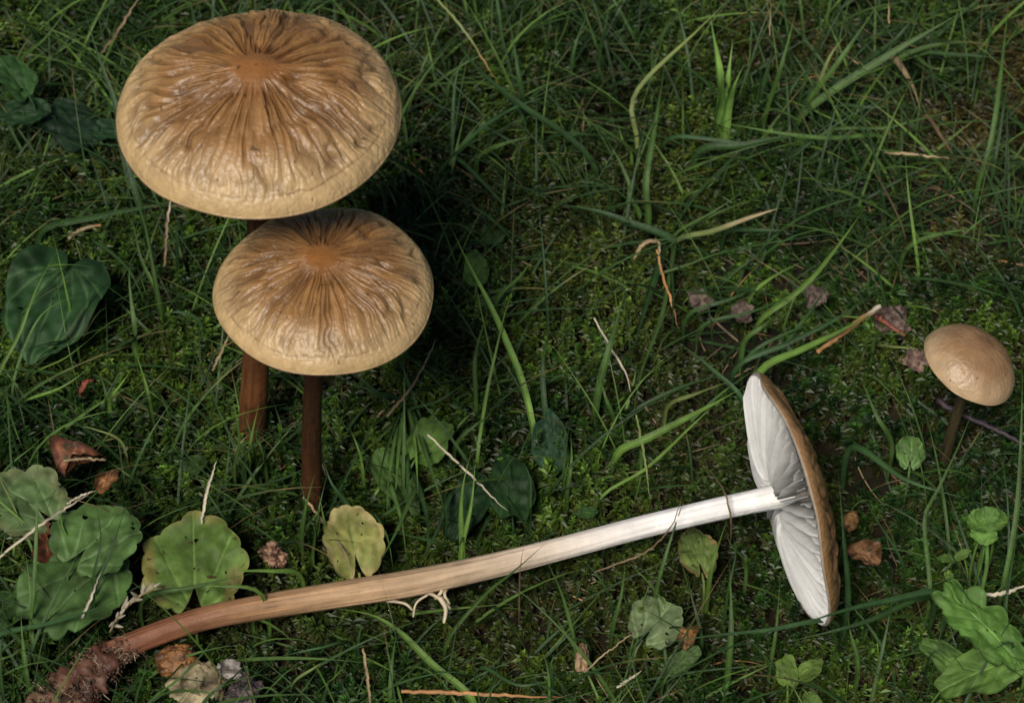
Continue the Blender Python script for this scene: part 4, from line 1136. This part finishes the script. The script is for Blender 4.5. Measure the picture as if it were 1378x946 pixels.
def cover(count, len_rng, w_rng, colors, density, seed, lift=(.3, 1.1), spread=(-20, 20, -17, 21), per=4, curlk=.5, droop=1.2):
    """count ribbons in loose tufts, all in one mesh"""
    r = np.random.default_rng(seed)
    n0 = count * 3
    x, y = r.uniform(spread[0], spread[1], n0), r.uniform(spread[2], spread[3], n0)
    keep = r.uniform(0, 1, n0) < density(x, y)
    x, y = x[keep], y[keep]
    x, y = np.repeat(x, per), np.repeat(y, per)
    a = np.repeat(r.uniform(0, 6.283, len(x) // per), per) + r.normal(0, .8, len(x))
    n = len(x)
    x, y = x + r.normal(0, .18, n), y + r.normal(0, .18, n)
    L = r.uniform(*len_rng, n)
    e = r.uniform(*lift, n)
    curl = r.normal(0, curlk, n)
    p = np.stack([x, y, ground_z(x, y) - .1], -1)
    S = 9
    P = []
    for t in np.linspace(0, 1, S):
        P.append(p.copy())
        ee = e * (1.35 - droop * t)
        dz = np.sin(ee)
        dz = np.where((p[:, 2] > -.3) | (t < .4), dz, np.abs(dz))
        p = p + (L / (S - 1))[:, None] * np.stack([np.cos(a + curl * t) * np.cos(ee), np.sin(a + curl * t) * np.cos(ee), dz], -1)
    P = np.stack(P, 1)                                             # n, S, 3
    q = to_px(P.reshape(-1, 3)).reshape(n, S, 2)
    ok = np.ones(n, bool)
    for cx, cy, rx, ry, pr in KEEP_CLEAR:
        hit = (((q[..., 0] - cx) / rx) ** 2 + ((q[..., 1] - cy) / ry) ** 2 < 1).any(1)
        ok &= ~hit | (r.uniform(0, 1, n) < pr)
    near = np.zeros(n, bool)
    for A, B in zip(STEM_PX[:-1], STEM_PX[1:]):
        ab = B - A
        t = np.clip(((q - A) @ ab) / (ab @ ab), 0, 1)
        near |= (np.hypot(*np.moveaxis(q - (A + t[..., None] * ab), -1, 0)) < 24).any(1)
    ok &= ~near | (r.uniform(0, 1, n) < .07)
    idx = np.flatnonzero(ok)
    r.shuffle(idx)
    P = P[idx[:count]]
    n = len(P)
    T = np.gradient(P, axis=1)
    T /= np.linalg.norm(T, axis=2)[..., None] + 1e-9
    face = np.stack([r.normal(0, .45, n), -.3 + r.normal(0, .45, n), np.full(n, .9)], -1)
    Sd = np.cross(T, face[:, None])
    Sd /= np.linalg.norm(Sd, axis=2)[..., None] + 1e-9
    Nn = np.cross(Sd, T)
    t = np.linspace(0, 1, S)
    wp = (.62 + .38 * sm(0, .3, t)) * (1 - sm(.4, 1.02, t) ** 1.2) + .02
    hw = (r.uniform(*w_rng, n) * .5)[:, None] * wp[None]
    fold = r.uniform(.1, .6, n)[:, None] * hw
    V = np.stack([P + Sd * (hw * k)[..., None] + Nn * (fold * abs(k))[..., None] for k in (-1, 0, 1)], 2)
    C = np.array(colors)[r.integers(0, len(colors), n)] * r.uniform(.65, 1.3, (n, 1))
    C = np.broadcast_to(C[:, None, None], V.shape).copy()
    C[:, :, 1] *= 1.2
    dry = (r.uniform(0, 1, n) < .22)[:, None] * sm(.6, .95, t)[None]
    C = C * (1 - dry[..., None, None]) + np.array([.22, .15, .06]) * dry[..., None, None]
    f = grid_faces(S, 3)
    F = (f[None] + (np.arange(n) * S * 3)[:, None, None]).reshape(-1, 4)
    mb = MB()
    mb.add(V.reshape(-1, 3), F, C.reshape(-1, 3))
    return mb


def grass_density(x, y):
    d = .36 + .46 * sm(0, 8, y) + .30 * sm(-6, -13, y) + .35 * sm(-3, -13, x) * sm(5, -5, y)
    d = d - .32 * np.exp(-((x - 2) ** 2 + (y - 1.5) ** 2) / 18) - .22 * np.exp(-((x - 8) ** 2 + (y + 2) ** 2) / 14)
    for bx, by in ((BASE_BIG[0], BASE_BIG[1] - .9), (BASE_MID[0], BASE_MID[1] - .9), (BASE_SMALL[0], BASE_SMALL[1] - .8)):
        d = d + .9 * np.exp(-((x - bx) ** 2 + (y - by) ** 2) / 1.4)
    return np.clip(d * (.35 + 1.1 * noise(x * .25, y * .25, 0, 51)), .05, 1)


mb = cover(6300, (1.2, 6.4), (.026, .105), [GC['g'], GC['d'], (.024, .055, .016), GC['d'], (.022, .052, .014), (.020, .046, .012), (.085, .155, .028)], grass_density, 61, curlk=.2)
tag(mb.build('grass', M_GRASS), 'loose short grass growing through the moss', 'grass', kind='stuff')
mb = cover(1600, (3.0, 8.0), (.10, .28), [GC['g'], GC['d'], GC['t']], lambda x, y: np.where((abs(x) < 19) & (y > -16) & (y < 20), 0, .8), 62, spread=(-60, 60, -50, 60))
tag(mb.build('grass', M_GRASS), 'grass continuing around the mossy patch', 'grass', kind='stuff')
mb = cover(2600, (.7, 3.4), (.018, .06), [GC['s'], GC['k'], (.20, .13, .07), (.12, .07, .035), (.10, .06, .03), GC['o']], lambda x, y: .2 + .7 * sm(.45, .65, noise(x * .3, y * .3, 0, 52)) + .3 * sm(5, 10, x), 63, lift=(-.1, .5), per=2)
tag(mb.build('dead_grass_litter', M_STRAW), 'thin dead stalks and needles caught in the moss', 'litter', kind='stuff')

# dew on the moss tips
r = np.random.default_rng(77)
pk = TIPS[r.choice(len(TIPS), 2000, replace=False)]
ico_v, ico_f = [], []
for i in range(5):
    for j in range(8):
        th_, ph_ = .15 + (math.pi - .3) * i / 4, 2 * math.pi * j / 8
        ico_v.append((math.sin(th_) * math.cos(ph_), math.sin(th_) * math.sin(ph_), math.cos(th_)))
ico_v = np.array(ico_v)
ico_f = grid_faces(5, 8, True)
mb = MB()
for p in pk:
    mb.add(p + np.array([r.normal(0, .05), r.normal(0, .05), .06]) + ico_v * r.uniform(.014, .045), ico_f, (1, 1, 1))
mb.add(at(899, 864, 1.75) + ico_v * .085, ico_f, (1, 1, 1))
mb.add(at(1306, 130, 1.95) + ico_v * .07, ico_f, (1, 1, 1))
tag(mb.build('dew', M_DEW), 'scattered dew drops on moss tips', 'dew', kind='stuff')
